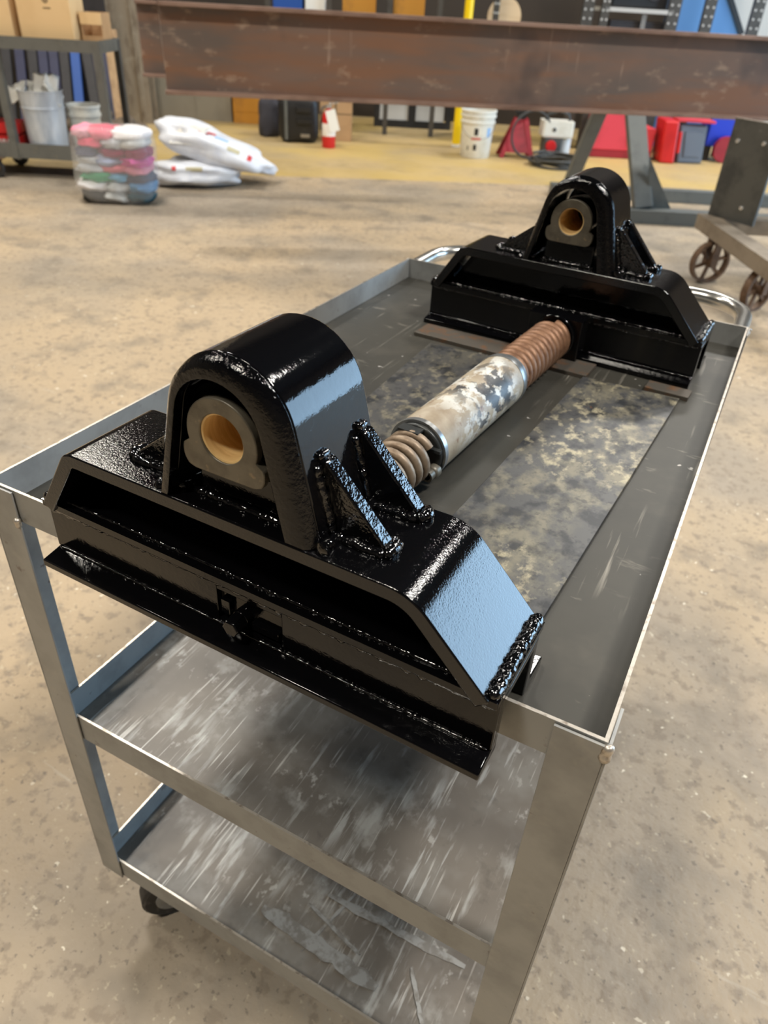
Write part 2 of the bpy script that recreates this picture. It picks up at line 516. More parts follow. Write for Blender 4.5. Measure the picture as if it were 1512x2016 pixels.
def fillet(pts, r, seg=6):
    """round the inner corners of an open 2-D polyline"""
    out = [pts[0]]
    for i in range(1, len(pts) - 1):
        p0, p, p1 = Vector(pts[i - 1]), Vector(pts[i]), Vector(pts[i + 1])
        a = (p0 - p).normalized()
        b = (p1 - p).normalized()
        ang = a.angle(b)
        rr = r[i - 1] if isinstance(r, (list, tuple)) else r
        d = rr / math.tan(ang / 2)
        s, e = p + a * d, p + b * d
        c = p + (a + b).normalized() * (rr / sin(ang / 2))
        a0 = atan2(s.y - c.y, s.x - c.x)
        a1 = atan2(e.y - c.y, e.x - c.x)
        da = (a1 - a0 + pi) % (2 * pi) - pi
        for k in range(seg + 1):
            t = a0 + da * k / seg
            out.append((c.x + rr * cos(t), c.y + rr * sin(t)))
    out.append(pts[-1])
    return out


def offset(path, t):
    """path offset to its right-hand side"""
    n = len(path)
    out = []
    for i in range(n):
        p = Vector(path[i])
        ds = []
        if i > 0:
            ds.append((p - Vector(path[i - 1])).normalized())
        if i < n - 1:
            ds.append((Vector(path[i + 1]) - p).normalized())
        d = sum(ds, Vector((0, 0))).normalized()
        k = 1.0 / max(0.5, d.dot(ds[0]))
        out.append((p.x + d.y * t * k, p.y - d.x * t * k))
    return out


def bead(path, r, seed, step=0.0018, seg=10, lump=0.22, mat_='weld', parent=None, name='weld_bead'):
    rnd = random.Random(seed)
    P = [Vector(p) for p in path]
    pts = []
    for a, b in zip(P[:-1], P[1:]):
        n = max(2, int((b - a).length / step))
        for k in range(n):
            pts.append(a.lerp(b, k / n))
    pts.append(P[-1])
    rad = []
    ph = rnd.uniform(0, 6)
    for i, p in enumerate(pts):
        q = noise.noise(Vector((i * 0.33 + seed * 7.1, seed, 0)))
        rad.append(r * (1 + lump * q * 1.3 + 0.035 * sin(i * 1.3 + ph)))
        pts[i] = p + Vector([noise.noise(Vector((i * 0.4, seed * 3.3, 5 * k))) * r * 0.35 for k in range(3)])
    rad[0] *= 0.5
    rad[-1] *= 0.5
    m = MB()
    m.tube(pts, r, seg, radii=rad, jit=0.04, rnd=rnd)
    return m.build(name, mat_, parent, smooth=75)


# ------------------------------------------------------------------ the hall
def quad(name, pts, m):
    b = MB()
    b.add(pts, [tuple(range(len(pts)))])
    return struct(b.build(name, m, smooth=0))


def slab(name, u0, u1, v0, v1, z0, z1, m):
    b = MB()
    p = [UV(u0, v0, z0), UV(u1, v0, z0), UV(u1, v1, z0), UV(u0, v1, z0), UV(u0, v0, z1), UV(u1, v0, z1), UV(u1, v1, z1), UV(u0, v1, z1)]
    b.hexa(p)
    return struct(b.build(name, m, smooth=0))


slab('floor', -9, 9.2, -7, 10.6, -0.15, 0, 'floor')
slab('ceiling', -9, 9.2, -7, 10.6, CEIL + 0.15, CEIL + 0.3, 'ceil')
slab('wall_back', -9, 9.2, 10.4, 10.6, 0, CEIL + 0.15, 'wallback')
slab('wall_left', -9.2, -9, -7, 10.6, 0, CEIL + 0.15, 'wall')
slab('wall_front', -9, 9.2, -7.2, -7, 0, CEIL + 0.15, 'wall')
# right wall with the tall door opening that lets the daylight in
b = MB()
for (v0, v1, z0, z1) in ((-7, 0.55, 0, CEIL + 0.15), (6.65, 10.6, 0, CEIL + 0.15), (0.55, 6.65, 4.25, CEIL + 0.15)):
    p = [UV(9.0, v0, z0), UV(9.2, v0, z0), UV(9.2, v1, z0), UV(9.0, v1, z0), UV(9.0, v0, z1), UV(9.2, v0, z1), UV(9.2, v1, z1), UV(9.0, v1, z1)]
    b.hexa(p)
struct(b.build('wall_right', 'wall', smooth=0))

# ------------------------------------------------------------------ the near service cart
W, LN = 0.61, 0.925
LIP = 0.037
cart = thing('service_cart', 'grey steel three-shelf service cart carrying the black brackets', 'cart', (0, 0, 0))


def tray(name, zt, lip, floor_mat, lip_mat):
    t = 0.0028
    m = MB()
    z0 = H + zt - lip
    m.box(t, W - t, t, LN - t, z0, z0 + 0.0022, 0)
    for (x0, x1, y0, y1) in ((0, W, 0, t), (0, W, LN - t, LN), (0, t, t, LN - t), (W - t, W, t, LN - t)):
        m.box(x0, x1, y0, y1, z0, H + zt, 1, top=2)
    return m.build(name, [floor_mat, lip_mat, 'rim'], cart, smooth=0)


tray('top_tray', 0, LIP, 'tray', 'steel_lip')
tray('shelf', -0.329, 0.042, 'shelf', 'steel_lip')
tray('shelf', -0.652, 0.040, 'shelf', 'steel_lip')
for sx in (0, 1):
    for sy in (0, 1):
        m = MB()
        t, fl = 0.0022, 0.0375
        zt, zb_ = H - 0.002, H - 0.694
        ox = -0.0008 if sx == 0 else W + 0.0008
        oy = -0.0008 if sy == 0 else LN + 0.0008
        dx = 1 if sx == 0 else -1
        dy = 1 if sy == 0 else -1
        xs = sorted((ox, ox + dx * fl))
        ys = sorted((oy - dy * t, oy))
        m.box(xs[0], xs[1], ys[0], ys[1], zb_, zt)
        xs = sorted((ox - dx * t, ox))
        ys = sorted((oy - dy * t, oy + dy * fl))
        m.box(xs[0], xs[1], ys[0], ys[1], zb_, zt)
        m.build('post', 'steel_sheet', cart, smooth=0, bevel=0.0007)
# corner welds
for k, (x, y) in enumerate(((W, 0), (0, 0), (W, LN), (0, LN))):
    bead([(x + (0.001 if x else -0.001), y - (0.001 if y == 0 else -0.001), H - 0.016), (x + (0.001 if x else -0.001), y - (0.001 if y == 0 else -0.001), H - 0.0005)],
         0.0042, 40 + k, mat_='rim', parent=cart)
bead([(0.036, -0.004, H - 0.042), (0.036, -0.004, H - 0.030)], 0.003, 51, mat_='rim', parent=cart)
# push handle behind the far end
hp = fillet([(0.012, LN + 0.004), (0.012, LN + 0.165), (W - 0.012, LN + 0.165), (W - 0.012, LN + 0.004)], 0.085, 10)
MB().tube([(x, y, H - 0.014) for x, y in hp], 0.0135, 14).build('push_handle', 'chrome', cart, smooth=60)
# casters
for (cx, cy, rot) in ((0.092, 0.080, -0.63), (W - 0.075, 0.10, 0.5), (0.075, LN - 0.10, 0.3), (W - 0.075, LN - 0.10, -0.4)):
    R_ = Matrix.Translation((cx, cy, 0)) @ Matrix.Rotation(rot, 4, 'Z')
    tr = -0.034

    def put(m, nm, mt, sm):
        m.v = [tuple(R_ @ Vector(p)) for p in m.v]
        return m.build(nm, mt, cart, smooth=sm)
    m = MB()
    m.lathe([(0.030, -0.015), (0.046, -0.015), (0.0505, -0.011), (0.0505, 0.011), (0.046, 0.015), (0.030, 0.015)], 30, 'x', (0, tr, 0.0507))
    put(m, 'caster_wheel', 'rubber', 40)
    m = MB()
    m.lathe([(0.012, -0.019), (0.030, -0.0165), (0.031, 0.0), (0.030, 0.0165), (0.012, 0.019)], 22, 'x', (0, tr, 0.0507))
    put(m, 'wheel_hub', 'steel_lip', 40)
    m = MB()
    m.box(-0.036, 0.036, -0.045, 0.045, H - 0.6985, H - 0.6935)
    for sx_ in (-0.0235, 0.0195):
        m.hexa([(sx_, tr - 0.012, 0.045), (sx_ + 0.004, tr - 0.012, 0.045), (sx_ + 0.004, tr + 0.012, 0.045), (sx_, tr + 0.012, 0.045),
                (sx_, -0.030, H - 0.715), (sx_ + 0.004, -0.030, H - 0.715), (sx_ + 0.004, 0.030, H - 0.715), (sx_, 0.030, H - 0.715)])
    m.lathe([(0.030, H - 0.715), (0.032, H - 0.705), (0.024, H - 0.6985)], 20, 'z')
    m.lathe([(0.006, -0.025), (0.006, 0.025)], 10, 'x', (0, tr, 0.0507))
    put(m, 'caster_fork', 'steel_sheet', 30)

def streak(p0, p1, w_, z, seed):
    p0, p1 = Vector((*p0, 0)), Vector((*p1, 0))
    d = (p1 - p0).normalized()
    nrm = Vector((-d.y, d.x, 0))
    n = 26
    z += seed * 0.0004
    vs = []
    for i in range(n + 1):
        q = p0.lerp(p1, i / n)
        e = 0.45 + 0.55 * min(1, 8 * i / n, 8 * (n - i) / n)
        for sg in (-1, 1):
            k = 1 + 0.5 * noise.noise(Vector((i * 0.5, seed * 3.7, sg)))
            vs.append((q + nrm * sg * w_ / 2 * k * e)[:2] + (z,))
    vs += [(x, y, z + 0.0003) for x, y, _ in vs]
    m = MB()
    k = 2 * (n + 1)
    fs = []
    for i in range(n):
        a_ = 2 * i
        fs += [(k + a_, k + a_ + 1, k + a_ + 3, k + a_ + 2), (a_, a_ + 2, a_ + 3, a_ + 1), (a_, k + a_, k + a_ + 2, a_ + 2), (a_ + 1, a_ + 3, k + a_ + 3, k + a_ + 1)]
    m.add(vs, fs)
    return m.build('paint_smear', 'smear', cart, smooth=0)


M['smear'] = mat('pale_grey_smear', L(148, 147, 143), 0.6, 0.0, layers=[(L(116, 111, 104), (60, 60, 1), 0.44, 0.58, 6, 0.9)])
zsh = H - 0.652 - 0.040 + 0.0023
streak((0.3258, 0.0391), (0.3526, 0.146), 0.0045, zsh, 1)
streak((0.318, 0.125), (0.535, 0.133), 0.011, zsh, 2)
streak((0.245, 0.062), (0.440, 0.050), 0.022, zsh, 3)
streak((0.300, 0.100), (0.400, 0.075), 0.005, zsh, 4)
streak((0.470, 0.095), (0.530, 0.020), 0.006, zsh, 5)

ZT = H - LIP + 0.0022         # top face of the tray sheet

# ------------------------------------------------------------------ plates lying in the tray
def flat_plate(name, c, z0, z1, m, label, cat, bevel=0.0006):
    cx = sum(p[0] for p in c) / 4
    cy = sum(p[1] for p in c) / 4
    b = MB()
    b.hexa([(x - cx, y - cy, 0) for x, y in c] + [(x - cx, y - cy, z1 - z0) for x, y in c])
    o = b.build(name, m, None, smooth=0, bevel=bevel, loc=(cx, cy, z0))
    return tag(o, label, cat)


flat_plate('steel_strip', [(0.392, 0.100), (0.527, 0.105), (0.5555, 0.655), (0.4205, 0.650)], ZT, ZT + 0.005, 'scale_plate',
           'wide mottled steel strip along the right side of the cart tray', 'steel plate')
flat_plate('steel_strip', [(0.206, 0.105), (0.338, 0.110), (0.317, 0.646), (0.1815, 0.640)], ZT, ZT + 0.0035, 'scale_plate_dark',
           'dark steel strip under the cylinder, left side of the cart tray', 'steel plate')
flat_plate('flat_bar', [(0.143, 0.660), (0.424, 0.652), (0.4265, 0.703), (0.146, 0.707)], ZT, ZT + 0.006, 'flat_bar',
           'rust-edged flat bar lying crosswise just before the far bracket', 'steel bar')
flat_plate('flat_bar', [(0.505, 0.664), (0.5655, 0.662), (0.567, 0.690), (0.507, 0.692)], ZT, ZT + 0.006, 'flat_bar',
           'short flat bar end poking out at the right foot of the far bracket', 'steel bar')

# ------------------------------------------------------------------ the black pivot brackets
hw, aH, bR, bL, zb, zt = 0.2145, 0.209, 0.1466, 0.1665, 0.0655, 0.1294
yh, D = 0.0108, 0.0956
cx0, al, ar, zs = 0.002, 0.0707, 0.0515, 0.2005
TH = 0.0125


def arch_path(cx0=cx0, al=al, ar=ar, zs=zs):
    r = ar
    out = []
    d = Vector((al, zt - zs))
    dist = d.length
    th = atan2(d.y, d.x)
    phi = math.acos(r / dist)
    a_r = th + phi           # tangent angle on the right
    a0 = pi - a_r
    n = 22
    out.append((cx0 - al, zt))
    for k in range(n + 1):
        t = a0 + (a_r - a0) * k / n
        out.append((cx0 + r * cos(t), zs + r * sin(t)))
    out.append((cx0 + al, zt))
    return out


def leg_x(z):
    p = arch_path()
    x1, z1 = p[-2]
    x2, z2 = p[-1]
    return x2 + (x1 - x2) * (z - z2) / (z1 - z2)


def make_bracket(label, loc, rz, slot, seat_front):
    t = thing('pivot_bracket', label, 'bracket', loc, rz)
    rnd = random.Random(3)
    yw = 0.0245 if slot else 0.0195
    prof = [(0, 0), (0, 0.0071), (0.0165, 0.0100), (yw - 0.003, 0.0112), (yw - 0.0008, 0.0125), (yw, 0.0150), (yw, 0.058), (0.0975, 0.058), (0.0975, 0.0135), (0.1005, 0.0105), (0.130, 0.0072), (0.130, 0),
            (0.0885, 0), (0.0885, 0.050), (0.0325, 0.050), (0.0325, 0)]
    m = MB()
    m.prism(prof, -hw, hw, 'x')
    m.build('base_channel', 'paint', t, smooth=30, bevel=0.0012)
    m = MB()
    m.box(-hw, hw, 0.0138, 0.1050, 0.058, zb)
    m.build('base_plate', 'paint', t, smooth=0, bevel=0.0014)
    if slot:
        sk = MB()
        y0, y1 = 0.0195, 0.0247
        sk.box(-hw, -0.026, y0, y1, 0.0118, 0.0585)
        sk.box(0.037, hw, y0, y1, 0.0118, 0.0585)
        sk.box(-0.026, 0.037, y0, y1, 0.047, 0.0585)
        sk.box(-0.026, 0.037, y0, y1, 0.0118, 0.0165)
        sk.build('web_face', 'paint', t, smooth=0, bevel=0.0008)
        sl = MB()
        sl.box(0.008, 0.034, 0.0190, 0.0247, 0.0200, 0.0275)
        sl.build('keeper_bar', 'paint', t, smooth=0, bevel=0.001)
        sl = MB()
        sl.box(-0.023, -0.014, 0.0195, 0.0247, 0.024, 0.038)
        sl.build('keeper_lug', 'paint', t, smooth=0, bevel=0.001)
        bt = MB()
        bt.lathe([(0.0078, 0.0245), (0.0078, 0.0175), (0.0078, 0.017)], 20, 'y', (-0.002, 0, 0.0275))
        bt.lathe([(0.0080, 0.0175), (0.0080, 0.0050), (0.0070, 0.0040)], 6, 'y', (-0.002, 0, 0.0275))
        bt.build('hex_bolt', 'paint', t, smooth=30, bevel=0.0004)
    # bent top plate
    op = fillet([(-aH, zb), (-bL, zt), (bR, zt), (aH, zb)], [0.018, 0.042], 10)
    ip = offset(op, TH)
    m = MB()
    m.band(op, ip, yh, yh + D)
    m.build('bent_top_plate', 'rough_paint', t, smooth=30, bevel=0.0013)
    m = MB()
    m.prism([(-aH + 0.016, zb), (aH - 0.016, zb), (bR - 0.008, zt - TH), (-bL + 0.008, zt - TH)], 0.056, 0.064, 'y')
    m.build('inner_web', 'paint', t, smooth=0)
    # arch
    op = arch_path()
    ip = arch_path(-0.004, 0.0525, 0.0365, 0.1985)
    mid = arch_path(0.0005, 0.0635, 0.0445, 0.2000)
    m = MB()
    m.band(op, ip, yh + 0.0105, yh + D)
    m.build('arch_plate', 'paint', t, smooth=30, bevel=0.0015, bseg=3)
    # front facing of the arch, chamfered back to the cover plate
    m = MB()
    n = len(op)
    vs = [(x, yh + 0.0006, z) for x, z in ip] + [(x, yh + 0.0006, z) for x, z in mid] + [(x * 0.6 + xm * 0.4, yh + 0.0035, z * 0.6 + zm * 0.4) for (x, z), (xm, zm) in zip(op, mid)] + [(x, yh + 0.0106, z) for x, z in op] + [(x, yh + 0.0106, z) for x, z in ip]
    fs = []
    for i in range(n - 1):
        for k in range(5):
            k2 = (k + 1) % 5
            fs.append((k * n + i, k * n + i + 1, k2 * n + i + 1, k2 * n + i))
    for i in (0, n - 1):
        fs.append(tuple(k * n + i for k in range(5)))
    m.add(vs, fs)
    m.build('arch_facing', 'crinkle', t, smooth=50, bevel=0.0008)
    m = MB()
    m.prism(arch_path(-0.004, 0.0505, 0.0350, 0.1980), 0.1000, 0.1050, 'y')
    m.build('added_backing', 'paint', t, smooth=0)  # backing added so the arch and bore look black inside
    m = MB()
    m.box(-0.040, 0.034, 0.030, 0.090, zt, 0.160)
    m.build('saddle_block', 'paint', t, smooth=0, bevel=0.002)
    m = MB()
    zc = 0.1915
    xc = -0.0035
    m.lathe([(0.0184, 0.0215), (0.0300, 0.0215), (0.0300, 0.100), (0.0184, 0.100), (0.0184, 0.0215)], 36, 'y', (xc, 0, zc), cap=False)
    m.build('bore_housing', 'paint', t, smooth=40)
    # flanged bushing with its eared foot
    ear = [(0.0280, -0.0095), (0.0305, -0.0088), (0.0335, -0.0105), (0.0350, -0.0155), (0.0348, -0.0220), (0.0320, -0.0280), (0.0265, -0.0302), (0.0, -0.0306)]
    half = [(0.0298 * cos(radians(a)), 0.0298 * sin(radians(a))) for a in range(90, -16, -7)] + ear
    poly = half + [(-x, z) for x, z in half[::-1]]
    def rad(ang):
        d = Vector((cos(ang), sin(ang)))
        best = 0.029
        n = len(poly)
        for i in range(n):
            p = Vector(poly[i]); q = Vector(poly[(i + 1) % n])
            e = q - p
            den = d.x * e.y - d.y * e.x
            if abs(den) < 1e-12:
                continue
            tt = (p.x * e.y - p.y * e.x) / den
            uu = (p.x * d.y - p.y * d.x) / den
            if tt > 0 and -1e-6 <= uu <= 1 + 1e-6:
                best = max(tt, 0.02)
                break
        return best
    n = 96
    ya, yb = 0.0150, 0.0215
    rb = 0.0182
    vs = []
    for k in range(n):
        a = 2 * pi * k / n + 0.011
        r = rad(a)
        vs += [(xc + r * cos(a), ya, zc + r * sin(a)), (xc + rb * cos(a), ya, zc + rb * sin(a)), (xc + r * cos(a), yb, zc + r * sin(a)), (xc + rb * cos(a), yb, zc + rb * sin(a))]
    fs = []
    for k in range(n):
        i, j = 4 * k, 4 * ((k + 1) % n)
        fs += [(i, j, j + 1, i + 1), (i, i + 2, j + 2, j), (i + 1, j + 1, j + 3, i + 3), (i + 2, i + 3, j + 3, j + 2)]
    m = MB()
    m.add(vs, fs)
    bush = m.build('bushing', 'bushing', t, smooth=35, bevel=0.0009)
    m = MB()
    m.lathe([(0.0182, 0.0165), (0.0170, 0.0170), (0.0163, 0.0200), (0.0163, 0.0985), (0.0182, 0.0985), (0.0182, 0.0165)], 48, 'y', (xc, 0, zc), cap=False)
    m.build('bore_sleeve', 'bronze', bush, smooth=40)
    # gussets either side of the arch
    for s in (1, -1):
        for k, yc in enumerate((0.043, 0.0915)):
            if s > 0:
                base = leg_x(zt)
                topz = 0.187
                tx = leg_x(topz)
                poly2 = [(base - 0.004, zt - 0.001), (0.112, zt - 0.001), (0.112, zt + 0.007), (tx + 0.007, topz), (tx - 0.003, topz)]
            else:
                base = 2 * cx0 - leg_x(zt)
                topz = 0.172
                tx = 2 * cx0 - leg_x(topz)
                poly2 = [(base + 0.004, zt - 0.001), (-0.112, zt - 0.001), (-0.112, zt + 0.006), (tx - 0.006, topz), (tx + 0.003, topz)]
            m = MB()
            m.prism(poly2, yc - 0.0062, yc + 0.0062, 'y')
            m.build('gusset', 'weld', t, smooth=0, bevel=0.0016)
            toe = 0.114 if s > 0 else -0.114
            sd = 60 + k * 7 + (30 if s < 0 else 0)
            for q in (-1, 1):
                yy = yc + q * 0.0078
                bead([(base + s * 0.002, yy, zt + 0.0015), (toe, yy, zt + 0.0015)], 0.0042, sd + q, parent=t)
                bead([(base, yy, zt + 0.004), (tx, yy, topz - 0.004)], 0.0036, sd + q + 3, parent=t)
            bead([(toe, yc - 0.009, zt + 0.002), (toe + s * 0.003, yc, zt + 0.003), (toe, yc + 0.009, zt + 0.002)], 0.0048, sd + 9, parent=t)
            bead([(tx + s * 0.001, yc - 0.006, topz + 0.001), (tx + s * 0.001, yc + 0.006, topz + 0.001)], 0.0034, sd + 13, parent=t)
        xb = leg_x(zt) if s > 0 else 2 * cx0 - leg_x(zt)
        bead([(xb + s * 0.002, yh + 0.004, zt + 0.001), (xb + s * 0.002, yh + D - 0.003, zt + 0.001)], 0.0052, 120 + s, parent=t)
        bead([(xb - s * 0.014, 0.022, zt + 0.001), (xb - s * 0.014, 0.090, zt + 0.001)], 0.0045, 130 + s, parent=t)
        # foot welds of the bent plate
        bead([(s * (aH + 0.0005), yh + 0.004, zb + 0.002), (s * (aH + 0.0005), yh + D, zb + 0.002)], 0.0046, 140 + s, lump=0.16, parent=t)
    # lumpy weld round the front edge of the arch, right shoulder
    op = arch_path()
    seg = [p for p in op if p[1] > 0.222]
    # seams under the bent plate and along the web
    bead([(-0.196, yh + 0.012, zb + 0.0005), (0.19, yh + 0.012, zb + 0.0005)], 0.0022, 160, parent=t, lump=0.5)
    bead([(-0.21, 0.0175, 0.0575), (0.21, 0.0175, 0.0575)], 0.0026, 161, parent=t, lump=0.5)
    bead([(-0.212, 0.0188 if slot else 0.0160, 0.0118), (0.212, 0.0188 if slot else 0.0160, 0.0118)], 0.0012, 162, parent=t, lump=0.5)
    bead([(-0.045, 0.028, zt + 0.001), (0.04, 0.028, zt + 0.001)], 0.0035, 163, parent=t, lump=0.4)
    # spring seat
    m = MB()
    if seat_front:
        m.box(-0.030, 0.052, -0.018, 0.020, 0.001, 0.066)
        m.lathe([(0.033, -0.0235), (0.033, -0.017)], 30, 'y', (0.0115, 0, 0.037))
    else:
        m.box(-0.040, 0.045, 0.090, 0.141, 0.001, 0.066)
        m.lathe([(0.030, 0.140), (0.030, 0.146)], 30, 'y', (0.0020, 0, 0.037))
    m.build('spring_seat', 'paint', t, smooth=30, bevel=0.0015)
    return t


make_bracket('large gloss-black welded bracket hanging over the front lip of the cart', (0.3247, -0.0425, ZT), -0.0258, True, False)
make_bracket('smaller-looking gloss-black bracket standing at the far handle end of the tray', (0.3450, 0.7124, ZT), -0.0453, False, True)

# ------------------------------------------------------------------ spring-loaded cylinder between them
cyl = thing('tensioner_cylinder', 'worn beige cylinder with rusty springs linking the two black brackets', 'cylinder', (0.3324, 0.280, ZT + 0.0385), -0.064)
R = 0.0340
MB().lathe([(0.030, 0.0), (R - 0.0006, 0.0), (R, 0.001), (R, 0.212), (0.030, 0.212)], 56, 'y').build('barrel', 'barrel', cyl, smooth=40)
m = MB()
m.lathe([(0.012, -0.0075), (0.0300, -0.0075), (0.0315, -0.006), (0.0315, 0.004)], 48, 'y')
m.build('end_cap', 'dark_cap', cyl, smooth=40, bevel=0.0006)
m = MB()
m.lathe([(0.0318, -0.0030), (R + 0.0008, -0.0030), (R + 0.0008, 0.0035), (0.0318, 0.0035)], 56, 'y', cap=False)
m.build('retaining_ring', 'barrel_steel', cyl, smooth=40)
m = MB()
m.lathe([(0.026, 0.2115), (R + 0.0006, 0.2115), (R + 0.0012, 0.216), (R + 0.0004, 0.2225), (0.0305, 0.2240), (0.0305, 0.2300), (0.020, 0.2300)], 56, 'y')
m.build('collar', 'barrel_steel', cyl, smooth=40)


def helix(y0, y1, r, wire, pitch, ph=0.0):
    n = int(abs(y1 - y0) / pitch * 26)
    return [(r * cos(ph + 2 * pi * i / 26), y0 + (y1 - y0) * i / n, r * sin(ph + 2 * pi * i / 26)) for i in range(n + 1)]


MB().tube(helix(-0.0155, -0.138, 0.0245, 0.0050, 0.0150, 0.6), 0.0051, 10).build('spring', 'spring', cyl, smooth=70)
MB().tube(helix(0.236, 0.396, 0.0243, 0.0062, 0.0142, 0.0), 0.0064, 10).build('spring', 'spring2', cyl, smooth=70)
MB().lathe([(0.0185, 0.225), (0.0185, 0.400)], 24, 'y').build('push_rod', 'spring2', cyl, smooth=40)
MB().lathe([(0.0120, -0.139), (0.0120, -0.005)], 24, 'y').build('push_rod', 'dark_cap', cyl, smooth=40)
MB().lathe([(0.0185, 0.2300), (0.0300, 0.2300), (0.0300, 0.2335), (0.0185, 0.2335)], 40, 'y', cap=False).build('spring_washer', 'barrel_steel', cyl, smooth=40)
m = MB()
m.box(-0.017, 0.008, -0.0205, -0.007, 0.0262, 0.0290)
m.build('stop_tab', 'dark_cap', cyl, smooth=0, bevel=0.0008)
m = MB()
m.box(0.014, 0.032, -0.013, -0.0070, 0.008, 0.012)
m.build('locking_lug', 'dark_cap', cyl, smooth=0, bevel=0.0008)
m = MB()
m.lathe([(0.0082, -0.006), (0.0086, -0.013), (0.0074, -0.016), (0.0066, -0.0165), (0.0066, -0.0250), (0.0042, -0.0250), (0.0042, -0.0120), (0.0, -0.0120)], 20, 'y', (0.0250, 0, -0.0150))
m.build('grease_fitting', 'bushing', cyl, smooth=40)

# =================================================================== the hall behind
def bgthing(name, label, cat, u, v, z=0.0, rot=0.0, group=None):
    return thing(name, label, cat, UV(u, v, z), YAW + rot, group)


def single(mb, name, m, label, cat, u, v, z=0.0, rot=0.0, smooth=40, bevel=0, group=None):
    o = mb.build(name, m, None, smooth=smooth, bevel=bevel)
    o.location = UV(u, v, z)
    o.rotation_euler = (0, 0, YAW + rot)
    return tag(o, label, cat, group)


# ---- rusty I-beams
def beam(label, u, v, z, rot, length, h, fl, tw=0.012, tf=0.018):
    t = bgthing('steel_beam', label, 'steel beam', u, v, z, rot)
    m = MB()
    m.box(0.002, length, -tw / 2, tw / 2, tf, h - tf)
    m.build('web', 'rust_web', t, smooth=0)
    for z0 in (0, h - tf):
        m = MB()
        m.box(0.002, length, -fl / 2, fl / 2, z0, z0 + tf)
        m.build('flange', 'rust_flange', t, smooth=0, bevel=0.003)
    m = MB()
    m.box(0, 0.002, -tw / 2, tw / 2, tf, h - tf)
    m.box(0, 0.002, -fl / 2, fl / 2, 0, tf)
    m.box(0, 0.002, -fl / 2, fl / 2, h - tf, h)
    m.build('cut_end', 'bright_cut', t, smooth=0)
    return t


BR = 0.110
b1 = beam('long rusty brown I-beam crossing the whole hall above the cart', -1.105, 4.36, 0.772, BR, 4.6, 0.395, 0.14)
b2 = beam('second rusty beam end showing behind the left end of the long beam', -1.545, 5.55, 0.738, BR, 1.5, 0.41, 0.14)
for (u, z, w_, h_) in ((-0.55, 0.06, 0.0, 0.0),):
    pass

# ---- trestles the beams rest on (mostly hidden behind them)
def trestle(label, u, v, ztop, rot, group=None):
    t = bgthing('beam_trestle', label, 'trestle', u, v, 0, rot)
    m = MB(); m.box(-0.05, 0.05, -0.30, 0.30, ztop - 0.10, ztop); m.build('cross_bar', 'trestle', t, smooth=0, bevel=0.004)
    return t


def stick(p0, p1, w_, d_):
    """square bar between two points"""
    p0 = Vector(p0); p1 = Vector(p1)
    dz = (p1 - p0).normalized()
    ax = Vector((1, 0, 0)) if abs(dz.x) < 0.8 else Vector((0, 1, 0))
    ay = dz.cross(ax).normalized()
    ax = ay.cross(dz).normalized()
    q = [(-1, -1), (1, -1), (1, 1), (-1, 1)]
    return [p0 + ax * a * w_ / 2 + ay * c * d_ / 2 for a, c in q] + [p1 + ax * a * w_ / 2 + ay * c * d_ / 2 for a, c in q]


t = bgthing('beam_trestle', 'grey A-frame steel trestle standing under the long beam, right side', 'trestle', 1.70, 5.9, 0)
for (a, b_, w_) in (((0.09, 0.0, 0.745), (0.22, -0.34, 0.09), 0.13), ((-0.09, 0.06, 0.745), (-0.15, 0.42, 0.09), 0.10)):
    m = MB(); m.hexa(stick(a, b_, w_, 0.06)); m.build('leg', 'trestle', t, smooth=0, bevel=0.004)
m = MB(); m.prism([(0.27, 0.09), (0.44, 0.09), (0.20, 0.42)], -0.300, -0.285, 'y'); m.build('gusset', 'trestle', t, smooth=0)
m = MB(); m.box(0.10, 3.4, -0.42, -0.30, 0.0, 0.09); m.build('base_rail', 'trestle', t, smooth=0, bevel=0.004)
m = MB(); m.box(-0.3, 3.4, 0.36, 0.46, 0.0, 0.09); m.build('base_rail', 'trestle', t, smooth=0, bevel=0.004)
m = MB(); m.box(-0.20, 0.20, -0.06, 0.10, 0.745, 0.80); m.build('cross_bar', 'trestle', t, smooth=0, bevel=0.004)

